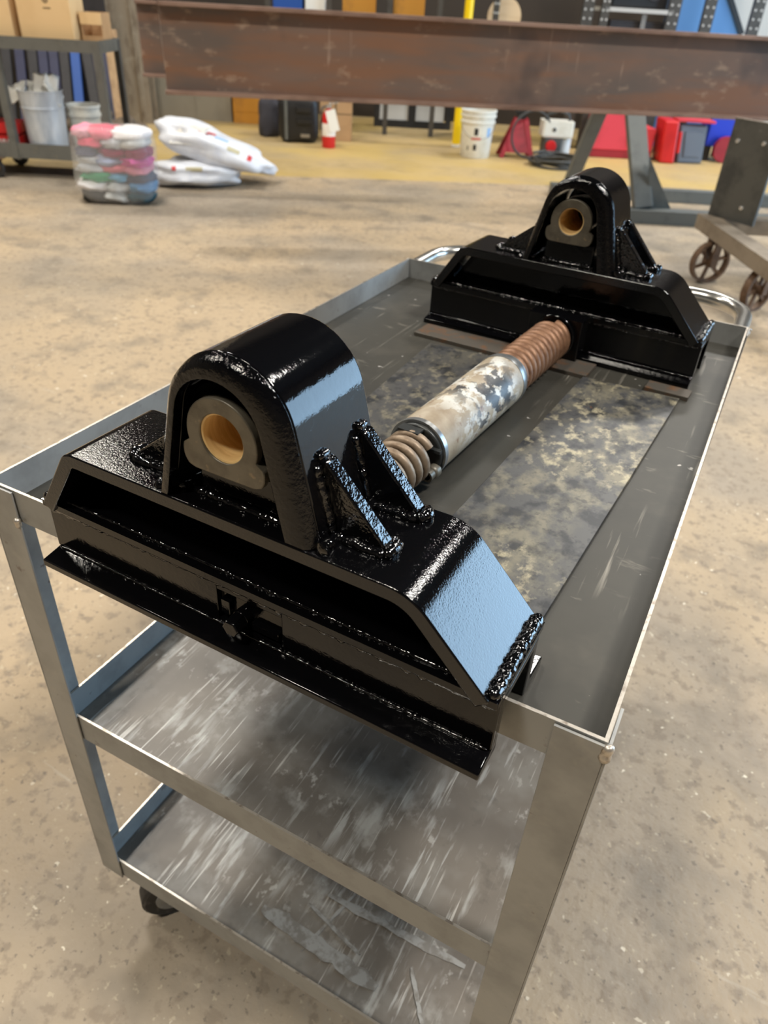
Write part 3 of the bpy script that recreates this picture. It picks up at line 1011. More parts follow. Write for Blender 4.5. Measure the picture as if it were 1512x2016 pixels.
# ---- iron-wheeled dolly with an upright plate on it
t = bgthing('iron_wheel_dolly', 'low steel dolly on rusty spoked iron wheels, right edge of photo', 'dolly', 1.92, 4.0, 0)
m = MB(); m.box(-0.07, 0.03, -0.85, 0.42, 0.235, 0.315); m.build('side_rail', 'dolly', t, smooth=0, bevel=0.006)
m = MB(); m.box(0.03, 1.1, 0.30, 0.42, 0.235, 0.315); m.build('cross_rail', 'dolly', t, smooth=0, bevel=0.006)
m = MB(); m.box(0.03, 1.1, -0.85, -0.75, 0.235, 0.315); m.build('cross_rail', 'dolly', t, smooth=0, bevel=0.006)
m = MB(); m.box(1.0, 1.1, -0.75, 0.30, 0.235, 0.315); m.build('side_rail', 'dolly', t, smooth=0, bevel=0.006)
for (x, y, r) in ((-0.03, 0.17, 0.2), (0.055, -0.28, 0.55), (1.05, 0.17, 0.3), (1.05, -0.28, 0.1)):
    rw = 0.112
    m = MB()
    ring = []
    m.lathe([(rw - 0.014, -0.02), (rw, -0.02), (rw, 0.02), (rw - 0.014, 0.02), (rw - 0.014, -0.02)], 30, 'y', (0, 0, rw), cap=False)
    m.lathe([(0.024, -0.03), (0.024, 0.03)], 14, 'y', (0, 0, rw))
    for k in range(6):
        a = k * pi / 3 + 0.3
        m.hexa(stick((cos(a) * 0.018, 0, rw + sin(a) * 0.018), (cos(a) * (rw - 0.008), 0, rw + sin(a) * (rw - 0.008)), 0.018, 0.014))
    Rm = Matrix.Translation((x, y, 0)) @ Matrix.Rotation(r, 4, 'Z')
    m.v = [tuple(Rm @ Vector(p)) for p in m.v]
    m.build('iron_wheel', 'castiron', t, smooth=40)
    m = MB()
    m.box(-0.02, 0.02, -0.045, -0.033, rw - 0.02, 0.236)
    m.box(-0.02, 0.02, 0.033, 0.045, rw - 0.02, 0.236)
    m.v = [tuple(Rm @ Vector(p)) for p in m.v]
    m.build('wheel_fork', 'castiron', t, smooth=0)
# plate
A = Vector((1.90, 4.40, 0.316)); Bq = Vector((2.045, 4.15, 0.316)); T0 = Vector((1.905, 4.46, 0.800))
ex = (Bq - A); ex.z = 0
pw = ex.length * 1.03
t = bgthing('holed_plate', 'dark grey steel plate standing upright on the iron-wheel dolly', 'steel plate', A.x, A.y, A.z, atan2(ex.y, ex.x))
m = MB(); m.box(0, pw, 0, 0.018, 0, 0.49); m.build('plate', 'plate_grey', t, smooth=0, bevel=0.003)
for (x, z) in ((0.055, 0.385), (0.215, 0.395), (0.20, 0.075)):
    m = MB(); m.lathe([(0.0, -0.006), (0.010, -0.006), (0.013, 0.0), (0.013, 0.004)], 14, 'y', (x, 0, z)); m.build('lit_hole_disc', 'silver', t, smooth=40)  # bright discs stand in for light passing through the plate's holes
m = MB(); m.box(0, pw, -0.001, 0.019, 0.4895, 0.492); m.build('top_edge', 'rim', t, smooth=0)

# ---- left background cart
CW, CDp, CH = 1.10, 0.48, 0.895
t = bgthing('parts_cart', 'grey-green steel cart loaded with cardboard boxes, left background', 'cart', -3.03, 5.9, 0, 0.0)
for (z0, z1, nm) in ((CH - 0.075, CH, 'top_tray'), (0.135, 0.235, 'bottom_tray')):
    m = MB()
    m.box(0.004, CW - 0.004, 0.004, CDp - 0.004, z0 if nm == 'top_tray' else z0 + 0.01, (z0 if nm == 'top_tray' else z0 + 0.01) + 0.006, 1)
    for (x0, x1, y0, y1) in ((0, CW, 0, 0.004), (0, CW, CDp - 0.004, CDp), (0, 0.004, 0.004, CDp - 0.004), (CW - 0.004, CW, 0.004, CDp - 0.004)):
        m.box(x0, x1, y0, y1, z0, z1)
    m.build(nm, ['cartgreen', 'cartdark'], t, smooth=0)
for (x, y) in ((0, 0), (CW, 0), (0, CDp), (CW, CDp), (0.40, 0)):
    m = MB()
    x0, x1 = sorted((x, x + (0.05 if x == 0 else -0.05)))
    y0, y1 = sorted((y, y + (-0.004 if y == 0 else 0.004)))
    m.box(x0, x1, y0, y1, 0.13, CH - 0.01)
    x0, x1 = sorted((x, x + (-0.004 if x == 0 else 0.004)))
    y0, y1 = sorted((y, y + (0.05 if y == 0 else -0.05)))
    m.box(x0, x1, y0, y1, 0.13, CH - 0.01)
    m.build('post', 'cartgreen' if (x and not y) else 'cartdark', t, smooth=0)
for (x, y) in ((0.24, -0.02), (0.22, CDp - 0.02), (CW - 0.06, 0.06), (CW - 0.06, CDp - 0.06)):
    m = MB()
    m.lathe([(0.02, -0.016), (0.058, -0.016), (0.062, -0.010), (0.062, 0.010), (0.058, 0.016), (0.02, 0.016)], 22, 'y', (x - 0.02, y, 0.062))
    m.build('caster_wheel', 'rubber', t, smooth=40)
    m = MB(); m.lathe([(0.024, -0.019), (0.024, 0.019)], 16, 'y', (x - 0.02, y, 0.062)); m.build('wheel_hub', 'silver', t, smooth=40)
    m = MB()
    m.box(x - 0.04, x + 0.02, y - 0.028, y - 0.022, 0.055, 0.14); m.box(x - 0.04, x + 0.02, y + 0.022, y + 0.028, 0.055, 0.14)
    m.box(x - 0.05, x + 0.05, y - 0.035, y + 0.035, 0.128, 0.135)
    m.build('caster_fork', 'castiron', t, smooth=0)


def carton(label, u, v, z, rot, w_, d_, h_, logo):
    t = bgthing('cardboard_box', label, 'box', u, v, z, rot)
    m = MB()
    m.box(0, w_, 0, d_, 0, h_)
    m.build('carton', 'cardboard', t, smooth=0, bevel=0.003)
    m = MB()
    m.box(0.0, w_ * 0.5 - 0.002, 0.001, d_ - 0.001, h_, h_ + 0.003); m.box(w_ * 0.5 + 0.002, w_, 0.001, d_ - 0.001, h_, h_ + 0.003)
    m.build('top_flap', 'card_side', t, smooth=0)
    if logo:
        m = MB()
        m.lathe([(0.011, 0), (0.021, 0)], 20, 'y', (w_ * 0.56, -0.0006, h_ * 0.62), cap=False)
        m.lathe([(0.0, 0), (0.007, 0)], 12, 'y', (w_ * 0.56, -0.0006, h_ * 0.62), cap=False)
        m.box(w_ * 0.50, w_ * 0.64, -0.0008, -0.0002, h_ * 0.62 - 0.052, h_ * 0.62 - 0.044)
        m.build('printed_mark', 'ink', t, smooth=0)
    return t


zc_ = CH - 0.069
carton('cardboard box with a small round mark, at the left edge of the cart top', -2.90, 5.99, zc_, 0.0, 0.375, 0.26, 0.42, True)
carton('large upright cardboard box with round mark, centre of the cart top', -2.475, 5.99, zc_, -0.05, 0.365, 0.24, 0.46, True)
t = bgthing('cardboard_box', 'small open cardboard bin beside the large box on the cart', 'box', -2.085, 6.06, zc_, 0.0)
m = MB(); m.box(0, 0.145, 0, 0.006, 0, 0.09); m.box(0, 0.006, 0.006, 0.2, 0, 0.225); m.box(0.139, 0.145, 0.006, 0.2, 0, 0.225); m.box(0, 0.145, 0.2, 0.206, 0, 0.225); m.box(0.006, 0.139, 0.006, 0.2, 0, 0.006)
m.build('bin_walls', 'card_side', t, smooth=0)
m = MB(); m.box(0, 0.145, 0, 0.006, 0.155, 0.225); m.build('front_band', 'cardboard', t, smooth=0)

# ---- things on the cart's lower tray
zt_ = 0.152
t = bgthing('metal_pail', 'tall shiny metal pail stuffed with white paper on the lower tray', 'bucket', -2.455, 6.06, zt_, 0)
m = MB()
m.lathe([(0.0, 0.0), (0.132, 0.0), (0.140, 0.12), (0.146, 0.30), (0.150, 0.302), (0.150, 0.312), (0.147, 0.314), (0.153, 0.408), (0.157, 0.412), (0.157, 0.418), (0.151, 0.418), (0.144, 0.30), (0.130, 0.02), (0.0, 0.02)], 32)
m.build('pail_body', 'galv', t, smooth=40)
m = MB()
rnd = random.Random(8)
def sheet(cx, cy, cz, ax, ay, n=8, amp=0.03, seed=1):
    vs, fs = [], []
    for i in range(n + 1):
        for j in range(n + 1):
            p = Vector((cx, cy, cz)) + Vector(ax) * (i / n - 0.5) + Vector(ay) * (j / n - 0.5)
            q = noise.noise(Vector((i * 0.6 + seed, j * 0.6, seed * 2.2)))
            vs.append(p + Vector((0.3, -0.6, 0.6)) * amp * q)
    for i in range(n):
        for j in range(n):
            a = i * (n + 1) + j
            fs.append((a, a + 1, a + n + 2, a + n + 1))
    return vs, fs
for k, (c, ax, ay) in enumerate((((0.04, 0.02, 0.44), (0.17, 0.02, -0.02), (0.02, 0.07, 0.15)), ((0.10, 0.0, 0.42), (0.10, 0.0, -0.15), (0.0, 0.10, 0.06)), ((-0.17, -0.02, 0.385), (0.15, 0.0, 0.06), (0.02, 0.06, 0.12)), ((-0.02, 0.05, 0.43), (0.18, 0.0, 0.02), (0, 0.06, 0.08)))):
    m = MB(); m.add(*sheet(*c, ax, ay, seed=k + 1))
    o = m.build('paper_sheet', 'paper', t, smooth=60)
    so = o.modifiers.new('thick', 'SOLIDIFY'); so.thickness = 0.004
t = bgthing('white_bucket', 'white plastic bucket squeezed behind the metal pail on the cart', 'bucket', -2.222, 6.237, zt_, 0)
m = MB()
m.lathe([(0.0, 0), (0.10, 0), (0.112, 0.24), (0.122, 0.242), (0.122, 0.262), (0.114, 0.264), (0.116, 0.300), (0.126, 0.302), (0.126, 0.318), (0.114, 0.318), (0.100, 0.02), (0.0, 0.02)], 30)
m.build('bucket_body', 'plastic_white', t, smooth=40)
t = bgthing('red_toolbox', 'red plastic toolbox with a white word on its front, cart lower tray', 'toolbox', -2.925, 5.96, zt_, 0)
m = MB(); m.box(0, 0.295, 0, 0.22, 0, 0.12); m.build('body', 'red', t, smooth=0, bevel=0.012)
m = MB(); m.box(-0.005, 0.30, -0.005, 0.225, 0.125, 0.20); m.build('lid', 'red', t, smooth=0, bevel=0.015)
m = MB(); m.tube([(0.07, 0.10, 0.20), (0.075, 0.10, 0.235), (0.21, 0.10, 0.235), (0.215, 0.10, 0.20)], 0.012, 8); m.build('handle', 'black', t)
m = MB()
for k, s in enumerate((0.10, 0.135, 0.17, 0.205, 0.24)):
    m.box(s, s + 0.008, -0.003, -0.0005, 0.035, 0.095)
    m.box(s, s + 0.026, -0.003, -0.0005, 0.083, 0.095)
    m.box(s + 0.018, s + 0.026, -0.003, -0.0005, 0.035, 0.095)
m.build('white_lettering', 'white_print', t, smooth=0)

# ---- bag of rags: rags behind clear film
t = bgthing('rag_bag', 'clear plastic bag packed with colourful rags on the floor', 'bag', -1.75, 5.36, 0, 0.03)


def blob(m, c, r, e=2.6, seed=0, amp=0.1, nu=16, nv=10):
    vs, fs = [], []
    sg = lambda x, p: (abs(x) ** p) * (1 if x >= 0 else -1)
    for i in range(nv + 1):
        ph = -pi / 2 + pi * i / nv
        for j in range(nu):
            th = 2 * pi * j / nu
            d = Vector((sg(cos(ph), 2 / e) * sg(cos(th), 2 / e), sg(cos(ph), 2 / e) * sg(sin(th), 2 / e), sg(sin(ph), 2 / e)))
            q = 1 + amp * noise.noise(d * 1.9 + Vector((seed * 3.1, seed, 0)))
            vs.append((c[0] + d.x * r[0] * q, c[1] + d.y * r[1] * q, c[2] + d.z * r[2] * q))
    for i in range(nv):
        for j in range(nu):
            k = (j + 1) % nu
            fs.append((i * nu + j, i * nu + k, (i + 1) * nu + k, (i + 1) * nu + j))
    m.add(vs, fs)
    return m


rows = [(0.045, [(-0.15, 0.11, 11), (0.0, 0.10, 9), (0.15, 0.09, 10)]), (0.105, [(-0.14, 0.12, 13), (0.03, 0.10, 5), (0.16, 0.09, 15)]),
        (0.165, [(-0.10, 0.13, 8), (0.03, 0.09, 7), (0.15, 0.10, 3)]), (0.215, [(-0.13, 0.12, 1), (0.0, 0.12, 6), (0.14, 0.10, 14)]),
        (0.265, [(-0.15, 0.09, 5), (-0.01, 0.12, 12), (0.14, 0.11, 4)]), (0.315, [(-0.16, 0.08, 3), (0.02, 0.12, 2), (0.16, 0.09, 2)]),
        (0.375, [(-0.13, 0.09, 0), (0.02, 0.09, 1), (0.14, 0.10, 9)]), (0.425, [(-0.18, 0.07, 14), (-0.05, 0.10, 0), (0.12, 0.13, 13)])]
sd = 0
for z, row in rows:
    for x, rx, ci in row:
        sd += 1
        m = MB()
        blob(m, (x, 0.0, z), (rx, 0.135, 0.038), 2.6, sd, 0.3)
        m.build('rag', 'rag%d' % ci, t, smooth=70)
m = MB()
blob(m, (0, 0, 0.235), (0.262, 0.17, 0.232), 5.0, 77, 0.06, 40, 28)
m.build('plastic_film', 'film', t, smooth=80)

# ---- white sacks


def sack(label, u, v, z, rot, r, seed, prints, sag=0.0):
    t = bgthing('white_sack', label, 'sack', u, v, z, rot)
    m = MB()
    blob(m, (0, 0, r[2]), r, 3.0, seed, 0.22, 48, 24)
    m.v = [(x, y, max(z_, 0.002)) for x, y, z_ in m.v]
    vs = []
    for p in m.v:
        f = p[0] / r[0]
        vs.append((p[0], p[1] * (1 - 0.12 * f * f), p[2] * (1 - sag * (0.5 + 0.5 * f))))
    m.v = vs
    m.build('sack_body', 'sack', t, smooth=80)
    return t


def surf_patch(t, src, x0, x1, z0, z1, m_, nm):
    """print on the camera side of a sack: patch pushed 2 mm off the sack's skin"""
    me = src.data
    from mathutils.bvhtree import BVHTree
    bv = BVHTree.FromPolygons([v.co.copy() for v in me.vertices], [tuple(p.vertices) for p in me.polygons])
    n = 6
    vs, ok = [], True
    for i in range(n + 1):
        for j in range(n + 1):
            o = Vector((x0 + (x1 - x0) * i / n, -1.0, z0 + (z1 - z0) * j / n + 0.55))
            h = bv.ray_cast(o, Vector((0, 0.88, -0.475)).normalized())
            if h[0] is None:
                return
            vs.append(h[0] + h[1] * 0.002)
    fs = [(i * (n + 1) + j, i * (n + 1) + j + 1, (i + 1) * (n + 1) + j + 1, (i + 1) * (n + 1) + j) for i in range(n) for j in range(n)]
    q = MB(); q.add(vs, fs)
    q.build(nm, m_, t, smooth=80)


s1 = sack('white printed sack lying flat on the floor under another sack', -1.36, 6.02, 0.0, 0.12, (0.33, 0.23, 0.088), 5, None)
s2 = sack('white printed sack slumped on top of the flat one, folded corner up', -1.255, 6.12, 0.150, 0.06, (0.43, 0.25, 0.118), 9, None, sag=0.35)
s2.rotation_euler = (0, 0.265, YAW + 0.02)
for s, ps in ((s2, [(-0.12, -0.05, 0.10, 0.13, 'red_print'), (-0.06, 0.0, 0.125, 0.15, 'red_print'), (0.11, 0.20, 0.02, 0.06, 'tan_print'), (0.26, 0.29, 0.0, 0.06, 'red_print'), (0.0, 0.10, 0.10, 0.125, 'blueprint')]),
              (s1, [(-0.16, -0.13, 0.0, 0.035, 'red_print'), (-0.06, 0.06, 0.0, 0.03, 'tan_print')])):
    body = s.children[0]
    for (x0, x1, z0, z1, mm_) in ps:
        surf_patch(s, body, x0, x1, z0, z1, mm_, 'print_patch')
# folded white corner
m = MB(); m.add(*sheet(0, 0, 0, (0.20, 0.0, 0.05), (0.06, 0.12, 0.14), 8, 0.02, 4))
o = m.build('folded_corner', 'paper', s2, smooth=70); o.location = (-0.17, -0.17, 0.16)
so = o.modifiers.new('thick', 'SOLIDIFY'); so.thickness = 0.004

# ---- bars racked against the left back
rk = bgthing('bar_rack', 'dark panel rack holding the leaning bars, behind the loaded cart', 'rack', -3.35, 8.35, 0)
m = MB(); m.box(-1.2, 0.72, 0, 0.05, 0, 1.5); m.build('back_panel', 'charcoal', rk, smooth=0)
m = MB(); m.box(-1.2, 0.72, -0.06, 0.0, 0.74, 0.78); m.build('top_rail', 'rackdark', rk, smooth=0)
NB = [(-3.55, 'charcoal', 'charcoal', 'first'), (-3.42, 'navy', 'navy', 'second'), (-3.30, 'charcoal', 'charcoal', 'third'), (-3.20, 'navy', 'navy', 'fourth'), (-3.10, 'navy', 'navy', 'fifth'), (-3.00, 'charcoal', 'charcoal', 'sixth'),
      (-2.895, 'blue', 'bright blue', ''), (-2.79, 'charcoal', 'charcoal', 'eighth'), (-2.70, 'navy', 'navy', 'ninth'), (-2.60, 'navy', 'navy', 'tenth')]
for k, (u, mm_, cn, od) in enumerate(NB):
    lab = 'bright blue flat bar leaning among the navy ones behind the cart' if cn == 'bright blue' else '%s flat bar leaning behind the cart, %s from the left' % (cn, od)
    t = bgthing('leaning_bar', lab, 'bar', u, 7.95, 0, 0, 'bars leaning behind the loaded cart')
    lean = 0.10 if k > 6 else 0.03
    m = MB(); m.hexa(stick((lean, -0.05, 0.006), (-0.02, 0.26, 0.70), 0.085, 0.03)); m.build('bar', mm_, t, smooth=0, bevel=0.003)
    if k in (2, 4, 5, 7):
        m = MB(); m.hexa(stick((-0.02, 0.262, 0.703), (-0.023, 0.275, 0.735), 0.086, 0.031)); m.build('painted_tip', 'orange', t, smooth=0)
m = MB(); m.hexa(stick((0.05, -0.12, 0.01), (-0.06, 0.22, 0.86), 0.12, 0.03))
single(m, 'wooden_board', 'wood', 'tan wooden board leaning beside the right posts of the loaded cart', 'board', -2.47, 7.9, 0, smooth=0, bevel=0.002)
m = MB()
blob(m, (-0.10, 0, 0.14), (0.20, 0.16, 0.14), 2.2, 3, 0.7, 30, 18)
blob(m, (0.18, 0.02, 0.11), (0.17, 0.15, 0.11), 2.2, 12, 0.7, 30, 18)
single(m, 'tarp_bundle', 'tarp', 'crumpled brown tarp bundle on the floor behind the cart', 'tarp', -2.48, 7.35, 0, smooth=80)
m = MB()
m.box(0, 0.36, 0, 0.02, 0, 4.5); m.box(0, 0.36, 0.24, 0.26, 0, 4.5); m.box(0.17, 0.19, 0.02, 0.24, 0, 4.5); m.box(-0.02, 0.38, -0.02, 0.28, 0, 0.02)
m.box(0.26, 0.30, -0.02, 0.0, 0.02, 4.5)
o = single(m, 'trim_1', 'column', 'worn beige steel column', 'column', -2.79, 8.85, 0, smooth=0)
struct(o)
m = MB(); m.box(0, 1.0, 0, 0.5, 0, 1.05); m.box(-0.0, 0.012, -0.008, 0, 0.02, 1.03); m.box(0.60, 0.606, -0.006, 0, 0.02, 1.03); m.box(0.96, 1.0, -0.01, 0, 0, 1.05)
single(m, 'grey_cabinet', 'panel', 'plain grey-beige metal cabinet under the left end of the beams', 'cabinet', -2.655, 9.3, 0, smooth=0, bevel=0.002)
m = MB(); m.box(0, 0.38, 0, 0.3, 0, 0.34); m.box(-0.004, 0.384, -0.004, 0.304, 0.11, 0.125)
single(m, 'amber_crate', 'amber', 'amber-yellow crate beside the grey cabinet', 'crate', -1.63, 9.25, 0, smooth=0, bevel=0.004)

# ---- black bins, box, extinguisher
t = bgthing('black_bin', 'black upright tool bag with a grey strip left of the extinguisher', 'bag', -0.80, 8.25, 0, 0.05)
m = MB(); blob(m, (0, 0, 0.21), (0.20, 0.13, 0.21), 5, 4, 0.05, 32, 18); m.build('bag_body', 'black', t, smooth=60)
m = MB(); m.box(-0.135, -0.105, -0.142, -0.128, 0.03, 0.38); m.build('strip', 'trestle', t, smooth=0)
for z in (0.17, 0.27):
    m = MB(); m.box(-0.02, 0.13, -0.150, -0.125, z, z + 0.05); m.build('pocket', 'black', t, smooth=0, bevel=0.01)
m = MB(); m.box(0.02, 0.11, -0.139, -0.128, 0.055, 0.085); m.build('badge', 'panel', t, smooth=0)
m = MB(); m.tube([(-0.08, 0, 0.41), (-0.06, 0, 0.47), (0.06, 0, 0.47), (0.08, 0, 0.41)], 0.012, 8); m.build('handle', 'black', t)
m = MB(); blob(m, (0, 0, 0.16), (0.11, 0.13, 0.19), 3, 14, 0.25, 26, 16)
m.v = [(p[0], p[1], max(p[2], 0.0)) for p in m.v]
single(m, 'cloth_sack', 'darkgrey_bag', 'dark grey slouching cloth sack left of the black tool bag', 'bag', -1.125, 8.5, 0, smooth=70)
t = bgthing('brown_carton', 'brown cardboard carton standing behind the fire extinguisher', 'box', -0.60, 8.38, 0, 0.0)
m = MB(); m.box(0, 0.32, 0, 0.25, 0, 0.42); m.build('carton', 'card_side', t, smooth=0, bevel=0.003)
m = MB(); m.box(0.0, 0.32, -0.002, 0, 0.245, 0.255); m.box(0.15, 0.17, -0.002, 0.0, 0.26, 0.42); m.build('seam', 'ink', t, smooth=0)
t = bgthing('fire_extinguisher', 'red and white fire extinguisher with a hanging white tag', 'extinguisher', -0.485, 7.97, 0)
m = MB(); m.lathe([(0, 0), (0.060, 0), (0.065, 0.01), (0.065, 0.255), (0.060, 0.285), (0.042, 0.315), (0.022, 0.328), (0.022, 0.342), (0.0, 0.342)], 26); m.build('cylinder', 'red', t, smooth=40)
m = MB(); m.lathe([(0.0655, 0.105), (0.0658, 0.106), (0.0658, 0.215), (0.0655, 0.216)], 26, cap=False); m.build('label_band', 'white_print', t, smooth=40)
m = MB(); m.box(-0.025, 0.025, -0.018, 0.018, 0.342, 0.372); m.hexa(stick((0.0, 0, 0.375), (0.10, -0.02, 0.400), 0.028, 0.01)); m.hexa(stick((0.0, 0, 0.385), (0.08, -0.02, 0.425), 0.028, 0.01)); m.build('valve_handle', 'silver', t, smooth=0, bevel=0.003)
m = MB(); m.hexa(stick((0.015, -0.071, 0.335), (0.065, -0.072, 0.155), 0.095, 0.004)); m.build('tag', 'paper', t, smooth=0)
m = MB(); m.tube([(-0.02, 0, 0.36), (-0.06, -0.02, 0.35), (-0.075, -0.02, 0.28), (-0.073, -0.01, 0.15)], 0.009, 8); m.build('hose', 'hose', t, smooth=60)

# ---- framed white panels, yellow post, bucket
t = bgthing('low_black_frame', 'low black frame with two white panels by the back wall', 'frame', -0.06, 9.62, 0)
for (x0, x1, z0, z1) in ((0, 0.90, 0, 0.07), (0, 0.90, 0.42, 0.48), (0, 0.06, 0.07, 0.42), (0.40, 0.48, 0.07, 0.42), (0.84, 0.90, 0.07, 0.42)):
    m = MB(); m.box(x0, x1, 0, 0.06, z0, z1); m.build('frame_bar', 'black', t, smooth=0)
for x0 in (0.065, 0.485):
    m = MB(); m.box(x0, x0 + 0.33, 0.02, 0.04, 0.075, 0.415); m.build('panel', 'rackwhite', t, smooth=0)
t = bgthing('yellow_pole', 'yellow pole standing left of the printed white bucket', 'pole', 0.81, 8.42, 0)
m = MB(); m.lathe([(0.042, 0.03), (0.042, 2.6)], 18, c=(0, 0, 0)); m.build('pipe', 'yellow', t, smooth=40)
m = MB(); m.lathe([(0.036, 0.0), (0.044, 0.004), (0.044, 0.034)], 18); m.build('foot', 'plastic_white', t, smooth=40)
t = bgthing('printed_bucket', 'dirty white plastic bucket with black and red print under the beam', 'bucket', 0.955, 7.92, 0)
m = MB()
m.lathe([(0, 0), (0.136, 0), (0.140, 0.006), (0.155, 0.30), (0.166, 0.302), (0.166, 0.318), (0.158, 0.320), (0.160, 0.352), (0.170, 0.354), (0.170, 0.372), (0.160, 0.374), (0.162, 0.392), (0.170, 0.394), (0.170, 0.412), (0.156, 0.412), (0.150, 0.30), (0.134, 0.02), (0, 0.02)], 36)
m.build('bucket_body', 'plastic_white', t, smooth=35)


def wrap(t, r0, slope, a0, a1, z0, z1, m_, nm='print'):
    m = MB()
    vs, fs = [], []
    n = 5
    for i in range(n + 1):
        a = radians(a0 + (a1 - a0) * i / n)
        for z in (z0, z1):
            r = r0 + slope * z + 0.0012
            vs.append((r * sin(a), -r * cos(a), z))
    for i in range(n):
        fs.append((2 * i, 2 * i + 2, 2 * i + 3, 2 * i + 1))
    m.add(vs, fs)
    return m.build(nm, m_, t, smooth=60)


for (a0, a1, z0, z1, m_) in ((-16, -2, 0.205, 0.265, 'black_print'), (-26, 10, 0.165, 0.185, 'red_print'), (-16, -4, 0.075, 0.125, 'black_print'), (-40, -36, 0.07, 0.11, 'black_print'), (32, 50, 0.19, 0.27, 'blueprint')):
    wrap(t, 0.140, 0.05, a0, a1, z0, z1, m_)
m = MB(); m.tube([(0.166 * cos(a), -0.166 * sin(a) * 0.9, 0.31 - 0.14 * sin(a)) for a in [pi * k / 16 for k in range(17)]], 0.003, 6); m.build('bail', 'silver', t, smooth=60)

# ---- red stand, canister, hose
t = bgthing('axle_stand', 'dark red tapered steel axle stand beside the printed bucket', 'axle stand', 1.37, 8.05, 0)
for (x, y) in ((-0.15, -0.11), (0.15, -0.11), (0.15, 0.11), (-0.15, 0.11)):
    m = MB(); m.hexa(stick((x, y, 0.0), (x * 0.28 + 0.02, y * 0.25, 0.34), 0.045, 0.03)); m.build('leg', 'darkred', t, smooth=0)
for s in (-0.11, 0.11):
    m = MB(); m.hexa([(-0.13, s, 0.05), (0.13, s, 0.05), (0.13, s * 0.9, 0.05), (-0.13, s * 0.9, 0.05), (-0.02, s * 0.25, 0.34), (0.06, s * 0.25, 0.34), (0.06, s * 0.2, 0.34), (-0.02, s * 0.2, 0.34)]); m.build('side_plate', 'darkred', t, smooth=0)
m = MB(); m.box(-0.02, 0.06, -0.03, 0.03, 0.335, 0.39); m.box(-0.05, 0.09, -0.035, 0.035, 0.39, 0.405); m.build('saddle', 'black', t, smooth=0)
t = bgthing('spray_canister', 'white and grey canister with a red knob, hoses coiled round it', 'canister', 1.74, 8.02, 0)
m = MB(); m.box(-0.12, 0.06, -0.10, 0.10, 0.03, 0.20); m.build('base_unit', 'cartdark', t, smooth=0, bevel=0.015)
m = MB(); m.box(-0.15, 0.15, -0.11, 0.11, 0.20, 0.345); m.build('head_unit', 'plastic_white', t, smooth=0, bevel=0.02)
m = MB(); m.lathe([(0.0, 0.012), (0.060, 0.012), (0.062, 0.02), (0.062, 0.205)], 22, c=(0.10, -0.01, 0)); m.build('filter_bowl', 'galv', t, smooth=40)
m = MB(); m.lathe([(0.0, -0.135), (0.046, -0.135), (0.052, -0.120), (0.052, -0.098)], 20, 'y', (-0.05, 0, 0.130)); m.build('knob', 'red', t, smooth=40)
m = MB(); m.lathe([(0.0, -0.116), (0.018, -0.116), (0.018, -0.108)], 16, 'y', (-0.04, 0, 0.275)); m.build('gauge', 'cartdark', t, smooth=40)
m = MB(); m.tube([(-0.12, 0, 0.34), (-0.10, -0.02, 0.40), (0.0, -0.02, 0.43), (0.10, -0.02, 0.40), (0.12, 0, 0.34)], 0.014, 8); m.build('carry_handle', 'hose', t, smooth=60)
m = MB()
rnd = random.Random(4)
pts = []
for k in range(150):
    a = k * 2 * pi / 34
    r = 0.235 + 0.03 * sin(k * 0.31)
    pts.append((r * cos(a), r * sin(a) * 0.85, 0.013 + 0.018 * (k // 34) + 0.004 * sin(k * 0.7)))
m.tube(pts, 0.012, 8)
single(m, 'hose_coil', 'hose', 'loose coil of black hose lying round the canister', 'hose', 1.70, 7.64, 0, smooth=60)
pts = []
for k in range(60):
    a = pi * 0.15 + k * 1.75 * pi / 60
    pts.append((-0.02 + 0.20 * cos(a), 0.0, 0.225 + 0.205 * sin(a)))
m = MB(); m.tube(pts, 0.011, 8)
single(m, 'hanging_hose', 'hose', 'black hose loop standing up left of the canister', 'hose', 1.50, 7.89, 0, rot=0.2, smooth=60)

# ---- red boxes and cases at the right
t = bgthing('red_chest', 'long faded-red plastic chest on the floor behind the trestle', 'chest', 2.16, 8.28, 0)
m = MB(); m.box(0, 0.66, 0, 0.35, 0, 0.07); m.build('base', 'darkred', t, smooth=0, bevel=0.01)
m = MB(); m.hexa([(0.0, 0, 0.07), (0.66, 0, 0.07), (0.66, 0.35, 0.07), (0, 0.35, 0.07), (0.03, 0.03, 0.42), (0.36, 0.03, 0.42), (0.36, 0.32, 0.42), (0.03, 0.32, 0.42)]); m.build('tall_half', 'pinkred', t, smooth=0, bevel=0.015)
m = MB(); m.box(0.37, 0.655, 0.0, 0.34, 0.07, 0.285); m.build('low_half', 'pinkred', t, smooth=0, bevel=0.015)
t = bgthing('red_case', 'bright red hard case standing on edge beside the grey one', 'case', 2.85, 8.14, 0, -0.06)
m = MB(); m.hexa([(0.02, 0, 0), (0.17, 0, 0), (0.17, 0.34, 0), (0.02, 0.34, 0), (-0.02, 0, 0.385), (0.13, 0, 0.385), (0.13, 0.34, 0.385), (-0.02, 0.34, 0.385)]); m.build('shell', 'red', t, smooth=0, bevel=0.02)
m = MB(); m.hexa(stick((0.185, 0.02, 0.10), (0.165, 0.02, 0.29), 0.03, 0.03)); m.build('handle', 'red', t, smooth=0, bevel=0.006)
m = MB(); m.box(0.13, 0.50, 0.06, 0.33, 0.375, 0.395); m.build('lid_flap', 'pinkred', t, smooth=0, bevel=0.006)
t = bgthing('grey_case', 'grey hard case standing upright right of the red case', 'case', 3.07, 8.20, 0, 0.10)
